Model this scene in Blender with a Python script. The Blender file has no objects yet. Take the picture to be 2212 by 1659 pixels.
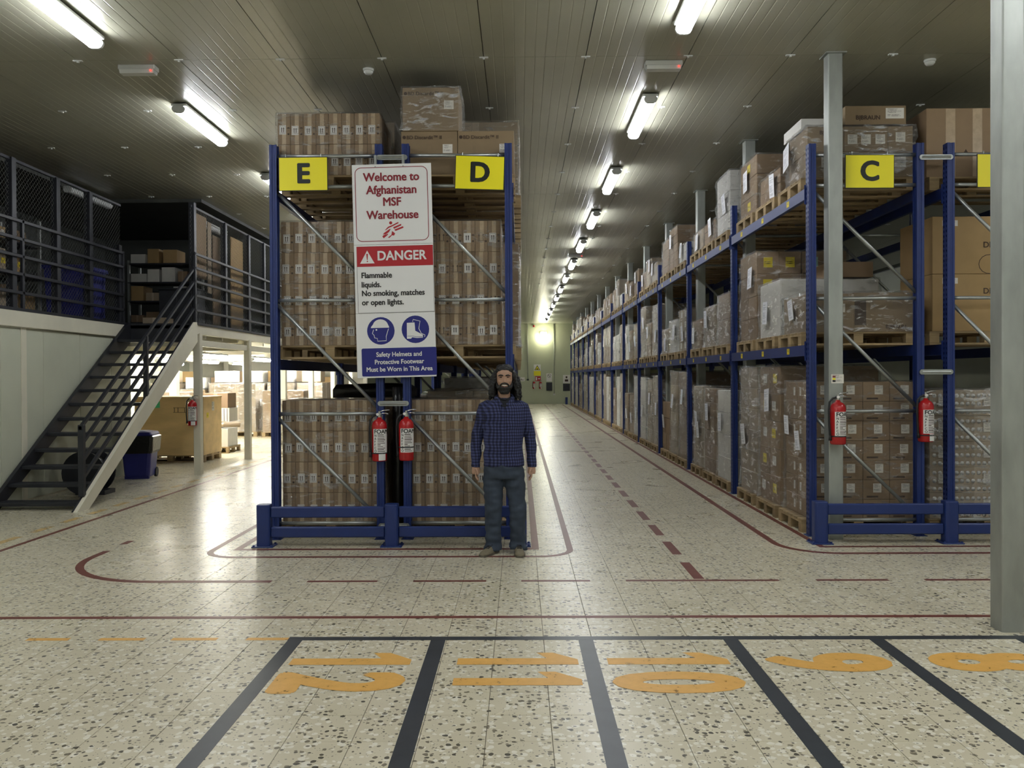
import bpy, bmesh, math, random
from mathutils import Vector, Matrix, noise
R = math.radians
scene = bpy.context.scene
COL = scene.collection

# ------------------------------------------------------------------ camera, world, exposure
F_PX = 1850.0
cam_d = bpy.data.cameras.new('camera')
cam = bpy.data.objects.new('camera', cam_d); COL.objects.link(cam)
cam_d.sensor_width = 36.0
cam_d.lens = 36.0 * F_PX / 2212.0
cam_d.clip_start = 0.05; cam_d.clip_end = 200
CAM_H = 1.65
yaw = math.atan(17.0 / F_PX); pitch = math.atan(15.5 / F_PX); roll = R(-0.27)
cam.matrix_world = (Matrix.Translation((0, 0, CAM_H)) @ Matrix.Rotation(yaw, 4, 'Z')
                    @ Matrix.Rotation(R(90) - pitch, 4, 'X') @ Matrix.Rotation(roll, 4, 'Z'))
scene.camera = cam
world = bpy.data.worlds.new('world'); scene.world = world
world.use_nodes = True
world.node_tree.nodes['Background'].inputs[0].default_value = (0.8, 0.85, 0.8, 1)
world.node_tree.nodes['Background'].inputs[1].default_value = 0.02
vs = scene.view_settings
vs.view_transform = 'Standard'; vs.look = 'None'; vs.exposure = 0.72; vs.gamma = 1.0
vs.use_curve_mapping = False
cy = scene.cycles
cy.max_bounces = 5; cy.diffuse_bounces = 2; cy.glossy_bounces = 2; cy.transmission_bounces = 1
cy.transparent_max_bounces = 8; cy.use_adaptive_sampling = True; cy.adaptive_threshold = 0.05; cy.use_light_tree = False; cy.caustics_reflective = False; cy.caustics_refractive = False
TUBE = 26.0        # emission strength of the ceiling battens
TUBE_MEZZ = 75.0   # the battens under the mezzanine

# ------------------------------------------------------------------ materials
def lin(c):
    def f(v):
        v /= 255.0
        return v / 12.92 if v <= 0.04045 else ((v + 0.055) / 1.055) ** 2.4
    return (f(c[0]), f(c[1]), f(c[2]), 1.0)

MATS = {}
def new_mat(name):
    m = bpy.data.materials.new(name); m.use_nodes = True
    nt = m.node_tree
    b = nt.nodes['Principled BSDF']
    return m, nt, b

def mat(name, rgb, rough=0.5, metal=0.0, var=0.0, vscale=6.0, bump=0.0, bscale=40.0, spec=None,
        emit=None, estr=0.0, rand=0.0, stretch=None):
    """Principled with object-space noise tint, fine relief and per-object random tint."""
    if name in MATS: return MATS[name]
    m, nt, b = new_mat(name)
    N = nt.nodes; L = nt.links
    b.inputs['Roughness'].default_value = rough
    b.inputs['Metallic'].default_value = metal
    if spec is not None: b.inputs['Specular IOR Level'].default_value = spec
    c = lin(rgb)
    b.inputs['Base Color'].default_value = c
    src = None
    if var or bump:
        tc = N.new('ShaderNodeNewGeometry')
        vec = tc.outputs['Position']
        if stretch:
            mp = N.new('ShaderNodeVectorMath'); mp.operation = 'MULTIPLY'
            mp.inputs[1].default_value = stretch
            L.new(vec, mp.inputs[0]); vec = mp.outputs[0]
    if var:
        n = N.new('ShaderNodeTexNoise'); n.inputs['Scale'].default_value = vscale
        n.inputs['Detail'].default_value = 5
        L.new(vec, n.inputs['Vector'])
        mr = N.new('ShaderNodeMapRange')
        mr.inputs[1].default_value = 0.3; mr.inputs[2].default_value = 0.7
        mr.inputs[3].default_value = 1 - var; mr.inputs[4].default_value = 1 + var
        L.new(n.outputs[0], mr.inputs[0])
        src = mr.outputs[0]
    if rand:
        oi = N.new('ShaderNodeObjectInfo')
        mr2 = N.new('ShaderNodeMapRange')
        mr2.inputs[3].default_value = 1 - rand; mr2.inputs[4].default_value = 1 + rand
        L.new(oi.outputs['Random'], mr2.inputs[0])
        if src is None: src = mr2.outputs[0]
        else:
            mm = N.new('ShaderNodeMath'); mm.operation = 'MULTIPLY'
            L.new(src, mm.inputs[0]); L.new(mr2.outputs[0], mm.inputs[1]); src = mm.outputs[0]
    if src is not None:
        vm = N.new('ShaderNodeVectorMath'); vm.operation = 'SCALE'
        vm.inputs[0].default_value = c[:3]
        L.new(src, vm.inputs['Scale']); L.new(vm.outputs[0], b.inputs['Base Color'])
    if bump:
        n2 = N.new('ShaderNodeTexNoise'); n2.inputs['Scale'].default_value = bscale
        n2.inputs['Detail'].default_value = 4
        L.new(vec, n2.inputs['Vector'])
        bp = N.new('ShaderNodeBump'); bp.inputs['Strength'].default_value = bump
        bp.inputs['Distance'].default_value = 0.01
        L.new(n2.outputs[0], bp.inputs['Height']); L.new(bp.outputs[0], b.inputs['Normal'])
    if emit is not None:
        b.inputs['Emission Color'].default_value = lin(emit)
        b.inputs['Emission Strength'].default_value = estr
    MATS[name] = m
    return m

def math_node(nt, op, a, b_=None, c=None):
    n = nt.nodes.new('ShaderNodeMath'); n.operation = op
    for i, v in enumerate((a, b_, c)):
        if v is None: continue
        if isinstance(v, (int, float)): n.inputs[i].default_value = v
        else: nt.links.new(v, n.inputs[i])
    return n.outputs[0]

def mix_col(nt, fac, a, b_):
    n = nt.nodes.new('ShaderNodeMix'); n.data_type = 'RGBA'
    for sock, v in ((n.inputs['Factor'], fac), (n.inputs[6], a), (n.inputs[7], b_)):
        if isinstance(v, (tuple, list, float, int)): sock.default_value = v
        else: nt.links.new(v, sock)
    return n.outputs[2]

def mat_terrazzo():
    m, nt, b = new_mat('terrazzo')
    N = nt.nodes; L = nt.links
    g = N.new('ShaderNodeNewGeometry')
    nz = N.new('ShaderNodeTexNoise'); nz.inputs['Scale'].default_value = 35; nz.inputs['Detail'].default_value = 0
    L.new(g.outputs['Position'], nz.inputs['Vector'])
    wob = N.new('ShaderNodeVectorMath'); wob.operation = 'MULTIPLY_ADD'
    wob.inputs[1].default_value = (0.014, 0.014, 0.0)
    L.new(nz.outputs['Color'], wob.inputs[0]); L.new(g.outputs['Position'], wob.inputs[2])
    def chips(scale, thr, soft, thr2):
        v = N.new('ShaderNodeTexVoronoi'); v.inputs['Scale'].default_value = scale
        L.new(wob.outputs[0], v.inputs['Vector'])
        sep = N.new('ShaderNodeSeparateColor'); L.new(v.outputs['Color'], sep.inputs[0])
        size = math_node(nt, 'MULTIPLY_ADD', sep.outputs[1], 0.25, thr)
        d = math_node(nt, 'SUBTRACT', size, v.outputs['Distance'])
        msk = N.new('ShaderNodeMapRange'); msk.inputs[1].default_value = 0; msk.inputs[2].default_value = soft
        L.new(d, msk.inputs[0])
        sel = math_node(nt, 'LESS_THAN', sep.outputs[0], thr2)
        return math_node(nt, 'MULTIPLY', msk.outputs[0], sel), sep.outputs[2]
    big = N.new('ShaderNodeTexNoise'); big.inputs['Scale'].default_value = 2.2; big.inputs['Detail'].default_value = 2
    L.new(g.outputs['Position'], big.inputs['Vector'])
    base = mix_col(nt, big.outputs[0], lin((198, 190, 164)), lin((218, 210, 184)))
    # whole-tile tint, one value for every 0.304 m tile
    sn = N.new('ShaderNodeVectorMath'); sn.operation = 'SUBTRACT'; sn.inputs[1].default_value = (0.141, 3.86, 0)
    L.new(g.outputs['Position'], sn.inputs[0])
    sn2 = N.new('ShaderNodeVectorMath'); sn2.operation = 'SCALE'; sn2.inputs['Scale'].default_value = 1 / 0.304
    L.new(sn.outputs[0], sn2.inputs[0])
    sn3 = N.new('ShaderNodeVectorMath'); sn3.operation = 'FLOOR'; L.new(sn2.outputs[0], sn3.inputs[0])
    wn = N.new('ShaderNodeTexWhiteNoise'); wn.noise_dimensions = '2D'; L.new(sn3.outputs[0], wn.inputs['Vector'])
    base = mix_col(nt, math_node(nt, 'MULTIPLY', wn.outputs[0], 0.28), base, lin((190, 182, 154)))
    light, lv = chips(27, 0.3, 0.06, 0.6)
    c1 = mix_col(nt, math_node(nt, 'MULTIPLY', light, 0.55), base, lin((240, 238, 226)))
    dark, dv = chips(31, 0.22, 0.04, 0.5)
    # chips shift so both sets do not coincide
    dcol = mix_col(nt, dv, lin((46, 45, 38)), lin((116, 108, 88)))
    c2 = mix_col(nt, math_node(nt, 'MULTIPLY', dark, 0.9), c1, dcol)
    small, sv = chips(72, 0.16, 0.08, 0.34)
    c3 = mix_col(nt, math_node(nt, 'MULTIPLY', small, 0.7), c2, lin((84, 82, 70)))
    L.new(c3, b.inputs['Base Color'])
    wear = N.new('ShaderNodeTexNoise'); wear.inputs['Scale'].default_value = 1.3; wear.inputs['Detail'].default_value = 2
    L.new(g.outputs['Position'], wear.inputs['Vector'])
    mr = N.new('ShaderNodeMapRange'); mr.inputs[3].default_value = 0.24; mr.inputs[4].default_value = 0.33
    L.new(wear.outputs[0], mr.inputs[0]); L.new(mr.outputs[0], b.inputs['Roughness'])
    b.inputs['Specular IOR Level'].default_value = 0.5
    return m

def mat_paint(name, rgb, wear=0.35, rough=0.5, scale=9.0):
    """floor paint worn through in patches (transparent where worn)"""
    m, nt, b = new_mat(name)
    N = nt.nodes; L = nt.links
    g = N.new('ShaderNodeNewGeometry')
    n = N.new('ShaderNodeTexNoise'); n.inputs['Scale'].default_value = scale; n.inputs['Detail'].default_value = 9
    n.inputs['Roughness'].default_value = 0.7
    L.new(g.outputs['Position'], n.inputs['Vector'])
    mr = N.new('ShaderNodeMapRange'); mr.inputs[1].default_value = wear - 0.03; mr.inputs[2].default_value = wear + 0.05
    L.new(n.outputs[0], mr.inputs[0])
    L.new(mr.outputs[0], b.inputs['Alpha'])
    c = mix_col(nt, n.outputs[0], lin([max(0, v - 22) for v in rgb]), lin([min(255, v + 18) for v in rgb]))
    L.new(c, b.inputs['Base Color'])
    b.inputs['Roughness'].default_value = rough
    return m

def mat_carton(name, rgb, tape=True, taperow=False, rand=0.12):
    """cardboard: corrugation grain, tint per carton, packing tape along the lid seam"""
    m, nt, b = new_mat(name)
    N = nt.nodes; L = nt.links
    tc = N.new('ShaderNodeTexCoord')
    g = N.new('ShaderNodeNewGeometry')
    oi = N.new('ShaderNodeObjectInfo')
    n = N.new('ShaderNodeTexNoise'); n.inputs['Scale'].default_value = 7; n.inputs['Detail'].default_value = 6
    L.new(g.outputs['Position'], n.inputs['Vector'])
    v = math_node(nt, 'MULTIPLY_ADD', n.outputs[0], 0.22, 0.89)
    v2 = math_node(nt, 'MULTIPLY_ADD', oi.outputs['Random'], 2 * rand, 1 - rand)
    v3 = math_node(nt, 'MULTIPLY', v, v2)
    sc = N.new('ShaderNodeVectorMath'); sc.operation = 'SCALE'; sc.inputs[0].default_value = lin(rgb)[:3]
    L.new(v3, sc.inputs['Scale'])
    col = sc.outputs[0]
    rough = 0.75
    if tape:
        sx = N.new('ShaderNodeSeparateXYZ'); L.new(tc.outputs['Generated'], sx.inputs[0])
        ax = sx.outputs[0]
        d = math_node(nt, 'ABSOLUTE', math_node(nt, 'SUBTRACT', ax, 0.5))
        on = math_node(nt, 'LESS_THAN', d, 0.075)
        col = mix_col(nt, math_node(nt, 'MULTIPLY', on, 0.45), col, lin([min(255, c + 45) for c in rgb]))
        b.inputs['Roughness'].default_value = 0.6
        L.new(math_node(nt, 'MULTIPLY_ADD', on, -0.4, 0.75), b.inputs['Roughness'])
    else:
        b.inputs['Roughness'].default_value = rough
    L.new(col, b.inputs['Base Color'])
    return m

def mat_print(name, paper, ink, rows=12, amount=0.5, head=None):
    """sheet of paper with lines of small unreadable print"""
    m, nt, b = new_mat(name)
    N = nt.nodes; L = nt.links
    tc = N.new('ShaderNodeTexCoord')
    sx = N.new('ShaderNodeSeparateXYZ'); L.new(tc.outputs['UV'], sx.inputs[0])
    u, v = sx.outputs[0], sx.outputs[1]
    fr = math_node(nt, 'FRACT', math_node(nt, 'MULTIPLY', v, rows))
    line = math_node(nt, 'LESS_THAN', fr, 0.42)
    row = math_node(nt, 'FLOOR', math_node(nt, 'MULTIPLY', v, rows))
    wn = N.new('ShaderNodeTexWhiteNoise'); wn.noise_dimensions = '1D'; L.new(row, wn.inputs['W'])
    end = math_node(nt, 'MULTIPLY_ADD', wn.outputs[0], 0.75, 0.15)
    inside = math_node(nt, 'MULTIPLY', math_node(nt, 'LESS_THAN', u, end), math_node(nt, 'GREATER_THAN', u, 0.1))
    inside = math_node(nt, 'MULTIPLY', inside, math_node(nt, 'MULTIPLY', math_node(nt, 'GREATER_THAN', v, 0.07), math_node(nt, 'LESS_THAN', v, 0.93)))
    cm = N.new('ShaderNodeCombineXYZ')
    L.new(math_node(nt, 'FLOOR', math_node(nt, 'MULTIPLY', u, 46)), cm.inputs[0]); L.new(row, cm.inputs[1])
    w2 = N.new('ShaderNodeTexWhiteNoise'); w2.noise_dimensions = '2D'; L.new(cm.outputs[0], w2.inputs['Vector'])
    on = math_node(nt, 'MULTIPLY', math_node(nt, 'MULTIPLY', line, inside), math_node(nt, 'GREATER_THAN', w2.outputs[0], 0.25))
    on = math_node(nt, 'MULTIPLY', on, math_node(nt, 'GREATER_THAN', wn.outputs[0], 1 - amount))
    col = mix_col(nt, on, lin(paper), lin(ink))
    if head:
        hb = math_node(nt, 'GREATER_THAN', v, 0.62)
        col = mix_col(nt, math_node(nt, 'MULTIPLY', hb, math_node(nt, 'SUBTRACT', 1.0, on)), col, lin(head))
    L.new(col, b.inputs['Base Color'])
    b.inputs['Roughness'].default_value = 0.55
    return m

def mat_film(name, haze_glint=0.05, gloss=0.5, tint=(236, 237, 238), rough=0.12, scale=20.0):
    """clear stretch film: mostly see-through, wrinkle gloss and painted highlights"""
    m, nt, b = new_mat(name)
    N = nt.nodes; L = nt.links
    N.remove(b)
    out = N['Material Output']
    tr = N.new('ShaderNodeBsdfTransparent'); tr.inputs[0].default_value = (0.96, 0.96, 0.95, 1)
    gl = N.new('ShaderNodeBsdfGlossy'); gl.inputs['Roughness'].default_value = rough
    gl.inputs['Color'].default_value = (1, 1, 1, 1)
    df = N.new('ShaderNodeBsdfDiffuse'); df.inputs['Color'].default_value = lin(tint)
    g = N.new('ShaderNodeNewGeometry')
    mp = N.new('ShaderNodeVectorMath'); mp.operation = 'MULTIPLY'; mp.inputs[1].default_value = (1, 1, 3.2)
    L.new(g.outputs['Position'], mp.inputs[0])
    n = N.new('ShaderNodeTexNoise'); n.inputs['Scale'].default_value = scale; n.inputs['Detail'].default_value = 6
    n.inputs['Distortion'].default_value = 0.6
    L.new(mp.outputs[0], n.inputs['Vector'])
    bp = N.new('ShaderNodeBump'); bp.inputs['Strength'].default_value = 1.0; bp.inputs['Distance'].default_value = 0.05
    L.new(n.outputs[0], bp.inputs['Height'])
    L.new(bp.outputs[0], gl.inputs['Normal'])
    lw = N.new('ShaderNodeLayerWeight'); lw.inputs[0].default_value = 0.25
    # wrinkle streaks, with diffuse white painted in as highlights; clear film between them
    mp2 = N.new('ShaderNodeMapping'); mp2.inputs['Rotation'].default_value = (0.5, 0.35, 0)
    mp2.inputs['Scale'].default_value = (2.2, 2.2, 7.0)
    L.new(g.outputs['Position'], mp2.inputs['Vector'])
    n3 = N.new('ShaderNodeTexNoise'); n3.inputs['Scale'].default_value = 2.6; n3.inputs['Detail'].default_value = 5
    n3.inputs['Roughness'].default_value = 0.65; n3.inputs['Distortion'].default_value = 0.8
    L.new(mp2.outputs[0], n3.inputs['Vector'])
    mr = N.new('ShaderNodeMapRange'); mr.inputs[1].default_value = 0.52; mr.inputs[2].default_value = 0.72
    L.new(n3.outputs[0], mr.inputs[0])
    mask = mr.outputs[0]
    f1 = math_node(nt, 'ADD', math_node(nt, 'MULTIPLY_ADD', lw.outputs['Fresnel'], gloss * 0.5, 0.03), math_node(nt, 'MULTIPLY', mask, gloss))
    m1 = N.new('ShaderNodeMixShader'); L.new(f1, m1.inputs[0])
    L.new(tr.outputs[0], m1.inputs[1]); L.new(gl.outputs[0], m1.inputs[2])
    f2 = math_node(nt, 'MULTIPLY_ADD', mask, haze_glint * 3.0, haze_glint * 0.3)
    m2 = N.new('ShaderNodeMixShader'); L.new(f2, m2.inputs[0])
    L.new(m1.outputs[0], m2.inputs[1]); L.new(df.outputs[0], m2.inputs[2])
    L.new(m2.outputs[0], out.inputs['Surface'])
    return m

def mat_plaid(name):
    m, nt, b = new_mat(name)
    N = nt.nodes; L = nt.links
    tc = N.new('ShaderNodeTexCoord')
    sx = N.new('ShaderNodeSeparateXYZ'); L.new(tc.outputs['Object'], sx.inputs[0])
    def stripe(v, per, duty):
        fr = math_node(nt, 'FRACT', math_node(nt, 'DIVIDE', v, per))
        d = math_node(nt, 'ABSOLUTE', math_node(nt, 'SUBTRACT', fr, 0.5))
        mr = N.new('ShaderNodeMapRange'); mr.inputs[1].default_value = duty * 0.5 - 0.06; mr.inputs[2].default_value = duty * 0.5 + 0.06
        L.new(d, mr.inputs[0])
        return mr.outputs[0]
    nz = N.new('ShaderNodeTexNoise'); nz.inputs['Scale'].default_value = 9; L.new(tc.outputs['Object'], nz.inputs['Vector'])
    wob = math_node(nt, 'MULTIPLY', math_node(nt, 'SUBTRACT', nz.outputs[0], 0.5), 0.012)
    hx = stripe(math_node(nt, 'ADD', math_node(nt, 'ADD', sx.outputs[0], math_node(nt, 'MULTIPLY', sx.outputs[1], 0.8)), wob), 0.028, 0.5)
    hz = stripe(math_node(nt, 'ADD', sx.outputs[2], wob), 0.028, 0.5)
    s = math_node(nt, 'MULTIPLY', math_node(nt, 'ADD', hx, hz), 0.5)
    cr = N.new('ShaderNodeValToRGB')
    cr.color_ramp.elements[0].color = lin((18, 20, 38)); cr.color_ramp.elements[1].color = lin((68, 74, 112))
    e = cr.color_ramp.elements.new(0.5); e.color = lin((36, 42, 82))
    L.new(s, cr.inputs[0]); L.new(cr.outputs[0], b.inputs['Base Color'])
    b.inputs['Roughness'].default_value = 0.85
    n2 = N.new('ShaderNodeTexNoise'); n2.inputs['Scale'].default_value = 13; L.new(tc.outputs['Object'], n2.inputs['Vector'])
    bp = N.new('ShaderNodeBump'); bp.inputs['Strength'].default_value = 0.5; bp.inputs['Distance'].default_value = 0.02
    L.new(n2.outputs[0], bp.inputs['Height']); L.new(bp.outputs[0], b.inputs['Normal'])
    return m

M = {}
M['terrazzo'] = mat_terrazzo()
M['grout'] = mat('grout', (112, 106, 90), 0.8, var=0.1)
M['ceiling'] = mat('ceiling_panel', (166, 165, 148), 0.3, 0.0, var=0.06, vscale=1.2, spec=0.5)
M['wall'] = mat('wall_paint', (205, 208, 188), 0.55, var=0.05, vscale=1.5)
M['endwall'] = mat('end_wall_paint', (186, 192, 164), 0.5, var=0.04, vscale=1.5)
M['white_steel'] = mat('white_steel', (228, 224, 204), 0.4, var=0.05, vscale=3)
M['dark_steel'] = mat('dark_steel', (44, 46, 52), 0.45, 0.2, var=0.15, vscale=8)
M['dark_backing_shade'] = mat('dark_backing_shade', (66, 68, 64), 0.6, var=0.15, vscale=2)  # dark grey: ceiling backing, and shade painted over the mezzanine storage
M['galv'] = mat('galvanised', (168, 172, 170), 0.38, 0.75, var=0.16, vscale=9, stretch=(1, 1, 0.35))
M['column'] = mat('column_galvanised', (158, 162, 156), 0.45, 0.45, var=0.14, vscale=7, stretch=(1, 1, 0.4))
M['blue'] = mat('rack_blue', (28, 48, 108), 0.45, var=0.08, vscale=10)
M['guard_blue'] = mat('guard_blue', (30, 50, 108), 0.42, var=0.06, vscale=8)
M['wood'] = mat('pallet_wood', (160, 138, 102), 0.75, var=0.22, vscale=10, rand=0.16, stretch=(0.3, 1, 1))
M['wood_pale'] = mat('plywood', (222, 192, 138), 0.6, var=0.12, vscale=4, stretch=(0.4, 1, 1.5))
M['pallet_dark'] = mat('pallet_plastic', (52, 54, 54), 0.5, var=0.1)
M['carton'] = mat_carton('carton', (140, 117, 92))
M['carton_plain'] = mat_carton('carton_plain', (142, 119, 92), tape=False)
M['carton_big'] = mat_carton('carton_big', (138, 118, 90), tape=False, rand=0.05)
M['carton_tan'] = mat_carton('carton_tan', (172, 143, 98), tape=False, rand=0.06)
M['carton_pale'] = mat_carton('carton_pale', (166, 150, 128))
M['carton_white'] = mat_carton('carton_white', (214, 212, 206), tape=False, rand=0.05)
M['tape'] = mat('tape', (186, 164, 134), 0.3, var=0.1, vscale=20)
M['paper'] = mat('paper', (228, 226, 222), 0.6)
M['ink'] = mat('ink', (28, 26, 26), 0.6)
M['ink_soft'] = mat('ink_soft', (70, 54, 42), 0.7)
M['ink_red'] = mat('ink_red', (120, 48, 44), 0.6)
M['note'] = mat_print('delivery_note', (232, 233, 238), (140, 142, 152), rows=20, amount=0.55)
M['note_label'] = mat_print('small_label', (224, 220, 210), (120, 114, 108), rows=9, amount=0.6)
M['yellow_label'] = mat_print('yellow_label', (226, 204, 40), (70, 66, 20), rows=6, amount=0.4)
M['beam_label'] = mat_print('beam_label', (224, 202, 40), (120, 108, 30), rows=4, amount=0.6)
M['mint_label'] = mat_print('mint_label', (150, 196, 178), (90, 110, 100), rows=6, amount=0.5)
M['film'] = mat_film('stretch_film')
M['film_heavy'] = mat_film('stretch_film_heavy', haze_glint=0.13, gloss=0.7, rough=0.14, scale=14)
M['black_film'] = mat('black_film', (24, 24, 26), 0.3, bump=0.7, bscale=18)
M['yellow'] = mat('sign_yellow', (244, 232, 30), 0.4)
M['black'] = mat('sign_black', (16, 22, 20), 0.45)
M['sign_white'] = mat('sign_white', (232, 232, 230), 0.4)
M['sign_red'] = mat('sign_red', (176, 30, 40), 0.4)
M['sign_maroon'] = mat('sign_maroon', (138, 30, 44), 0.45)
M['sign_blue'] = mat('sign_blue', (30, 36, 122), 0.4)
M['line_red'] = mat_paint('line_red', (112, 58, 48), 0.3, 0.4)
M['line_black'] = mat_paint('line_black', (50, 55, 60), 0.27, 0.35, scale=5)
M['line_yellow'] = mat_paint('line_yellow', (222, 170, 84), 0.34, 0.45, scale=14)
M['line_faded'] = mat_paint('line_faded', (206, 176, 112), 0.44, 0.45, scale=9)
M['ext_red'] = mat('extinguisher_red', (178, 26, 30), 0.25, spec=0.6)
M['rubber'] = mat('rubber', (22, 22, 24), 0.55)
M['chrome'] = mat('chrome', (200, 202, 204), 0.2, 0.9)
M['tube'] = mat('lit_diffuser', (255, 255, 250), 0.4, emit=(248, 251, 255), estr=TUBE)
M['tube_mezz'] = mat('lit_diffuser_warm', (255, 255, 240), 0.4, emit=(255, 252, 240), estr=TUBE_MEZZ)
M['diffuser_off'] = mat('unlit_diffuser', (214, 216, 214), 0.35)
M['fixture'] = mat('fixture_white', (206, 208, 204), 0.4)
M['led'] = mat('led_red', (255, 60, 50), 0.4, emit=(255, 50, 40), estr=3)
M['bin_blue'] = mat('bin_blue', (44, 48, 128), 0.4, var=0.06)
M['bag'] = mat('bin_bag', (14, 14, 16), 0.3, bump=0.6, bscale=25)
M['green_note'] = mat_print('green_note', (78, 196, 140), (40, 110, 84), rows=4, amount=0.6)
M['skin'] = mat('skin', (176, 140, 116), 0.5, var=0.05, vscale=30)
M['hair'] = mat('hair', (11, 10, 11), 0.55, bump=0.4, bscale=70)
M['plaid'] = mat_plaid('plaid_shirt')
M['denim'] = mat('denim', (52, 62, 76), 0.85, var=0.22, vscale=7, bump=0.35, bscale=16)
M['tee'] = mat('undershirt', (22, 24, 32), 0.85)
M['suede'] = mat('suede', (120, 112, 92), 0.85, var=0.12, vscale=25)
M['sole'] = mat('sole', (92, 86, 74), 0.7)
M['teeth'] = mat('teeth', (222, 216, 204), 0.35)
M['eye'] = mat('eye', (40, 32, 28), 0.3)
M['lip'] = mat('lip', (140, 90, 80), 0.5)

# ------------------------------------------------------------------ mesh helpers
class MB:
    """collects geometry for ONE mesh; faces carry a material slot"""
    def __init__(s): s.v = []; s.f = []; s.mi = []; s.cur = 0; s.uv = {}
    def slot(s, i): s.cur = i; return s
    def add(s, vs_, fs):
        o = len(s.v); s.v += [tuple(p) for p in vs_]
        for f in fs: s.f.append(tuple(i + o for i in f)); s.mi.append(s.cur)
        return s
    def box(s, x0, x1, y0, y1, z0, z1):
        v = [(x0, y0, z0), (x1, y0, z0), (x1, y1, z0), (x0, y1, z0), (x0, y0, z1), (x1, y0, z1), (x1, y1, z1), (x0, y1, z1)]
        return s.add(v, [(3, 2, 1, 0), (4, 5, 6, 7), (0, 1, 5, 4), (1, 2, 6, 5), (2, 3, 7, 6), (3, 0, 4, 7)])
    def cbox(s, c, d):
        return s.box(c[0] - d[0] / 2, c[0] + d[0] / 2, c[1] - d[1] / 2, c[1] + d[1] / 2, c[2] - d[2] / 2, c[2] + d[2] / 2)
    def bbox(s, x0, x1, y0, y1, z0, z1, b=0.004):
        """box with chamfered edges"""
        b = min(b, (x1 - x0) * .45, (y1 - y0) * .45, (z1 - z0) * .45)
        def ring(z, i):
            return [(x0 + i, y0 + b, z), (x0 + b, y0 + i, z), (x1 - b, y0 + i, z), (x1 - i, y0 + b, z),
                    (x1 - i, y1 - b, z), (x1 - b, y1 - i, z), (x0 + b, y1 - i, z), (x0 + i, y1 - b, z)]
        v = ring(z0, b) + ring(z0 + b, 0) + ring(z1 - b, 0) + ring(z1, b)
        f = [tuple(range(7, -1, -1)), tuple(range(24, 32))]
        for k in range(3):
            for i in range(8):
                j = (i + 1) % 8
                f.append((k * 8 + i, k * 8 + j, k * 8 + 8 + j, k * 8 + 8 + i))
        return s.add(v, f)
    def xf(s, mtx, start=0):
        for i in range(start, len(s.v)): s.v[i] = tuple(mtx @ Vector(s.v[i]))
        return s
    def prism(s, prof, a0, a1, axis='z'):
        n = len(prof)
        def p(u, w, a):
            return {'x': (a, u, w), 'y': (u, a, w), 'z': (u, w, a)}[axis]
        v = [p(u, w, a0) for u, w in prof] + [p(u, w, a1) for u, w in prof]
        f = [tuple(range(n - 1, -1, -1)), tuple(range(n, 2 * n))]
        f += [(i, (i + 1) % n, n + (i + 1) % n, n + i) for i in range(n)]
        return s.add(v, f)
    def tube(s, path, r, n=8, caps=True, closed=False):
        P = [Vector(p) for p in path]
        rs = r if isinstance(r, (list, tuple)) else [r] * len(P)
        rings = []; up = None
        for i, p in enumerate(P):
            a = P[i - 1] if (i > 0 or closed) else p
            c = P[(i + 1) % len(P)] if (i < len(P) - 1 or closed) else p
            t = (c - a).normalized()
            if up is None:
                up = Vector((0, 0, 1)) if abs(t.z) < 0.9 else Vector((1, 0, 0))
            x = t.cross(up); x.normalize(); y = x.cross(t); up = y
            rr = rs[i]
            ra, rb = rr if isinstance(rr, (list, tuple)) else (rr, rr)
            rings.append([p + x * ra * math.cos(2 * math.pi * k / n) + y * rb * math.sin(2 * math.pi * k / n) for k in range(n)])
        v = [q for rg in rings for q in rg]; f = []
        m = len(rings)
        for i in range(m if closed else m - 1):
            for k in range(n):
                j = (k + 1) % n; i2 = (i + 1) % m
                f.append((i * n + k, i2 * n + k, i2 * n + j, i * n + j))
        if caps and not closed:
            f.append(tuple(range(n))); f.append(tuple(range((m - 1) * n + n - 1, (m - 1) * n - 1, -1)))
        return s.add(v, f)
    def loft(s, rings):
        """rings: lists of equally many points"""
        n = len(rings[0]); v = [q for rg in rings for q in rg]; f = []
        for i in range(len(rings) - 1):
            for k in range(n):
                j = (k + 1) % n
                f.append((i * n + k, i * n + j, (i + 1) * n + j, (i + 1) * n + k))
        f.append(tuple(range(n - 1, -1, -1))); m = len(rings) - 1
        f.append(tuple(range(m * n, m * n + n)))
        return s.add(v, f)
    def lathe(s, prof, n=20, c=(0, 0, 0)):
        rings = [[(c[0] + r * math.cos(2 * math.pi * k / n), c[1] + r * math.sin(2 * math.pi * k / n), c[2] + z) for k in range(n)] for r, z in prof]
        return s.loft(rings)
    def quad(s, a, b, c, d): return s.add([a, b, c, d], [(0, 1, 2, 3)])
    def poly(s, pts): return s.add(pts, [tuple(range(len(pts)))])
    def mesh(s, name, mats, smooth=False):
        me = bpy.data.meshes.new(name)
        me.from_pydata(s.v, [], s.f)
        if not isinstance(mats, (list, tuple)): mats = [mats]
        for m in mats: me.materials.append(M[m] if isinstance(m, str) else m)
        if len(mats) > 1: me.polygons.foreach_set('material_index', s.mi)
        if smooth: me.polygons.foreach_set('use_smooth', [True] * len(me.polygons))
        me.update()
        return me

def tag(o, label=None, cat=None, group=None, kind=None):
    if label: o['label'] = label
    if cat: o['category'] = cat
    if group: o['group'] = group
    if kind: o['kind'] = kind
    return o

def put(name, me, parent=None, loc=(0, 0, 0), rot=(0, 0, 0), scale=None, **kw):
    o = bpy.data.objects.new(name, me); COL.objects.link(o)
    o.location = loc; o.rotation_euler = rot
    if scale is not None: o.scale = scale
    if parent is not None: o.parent = parent
    if kw: tag(o, **kw)
    return o

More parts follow.
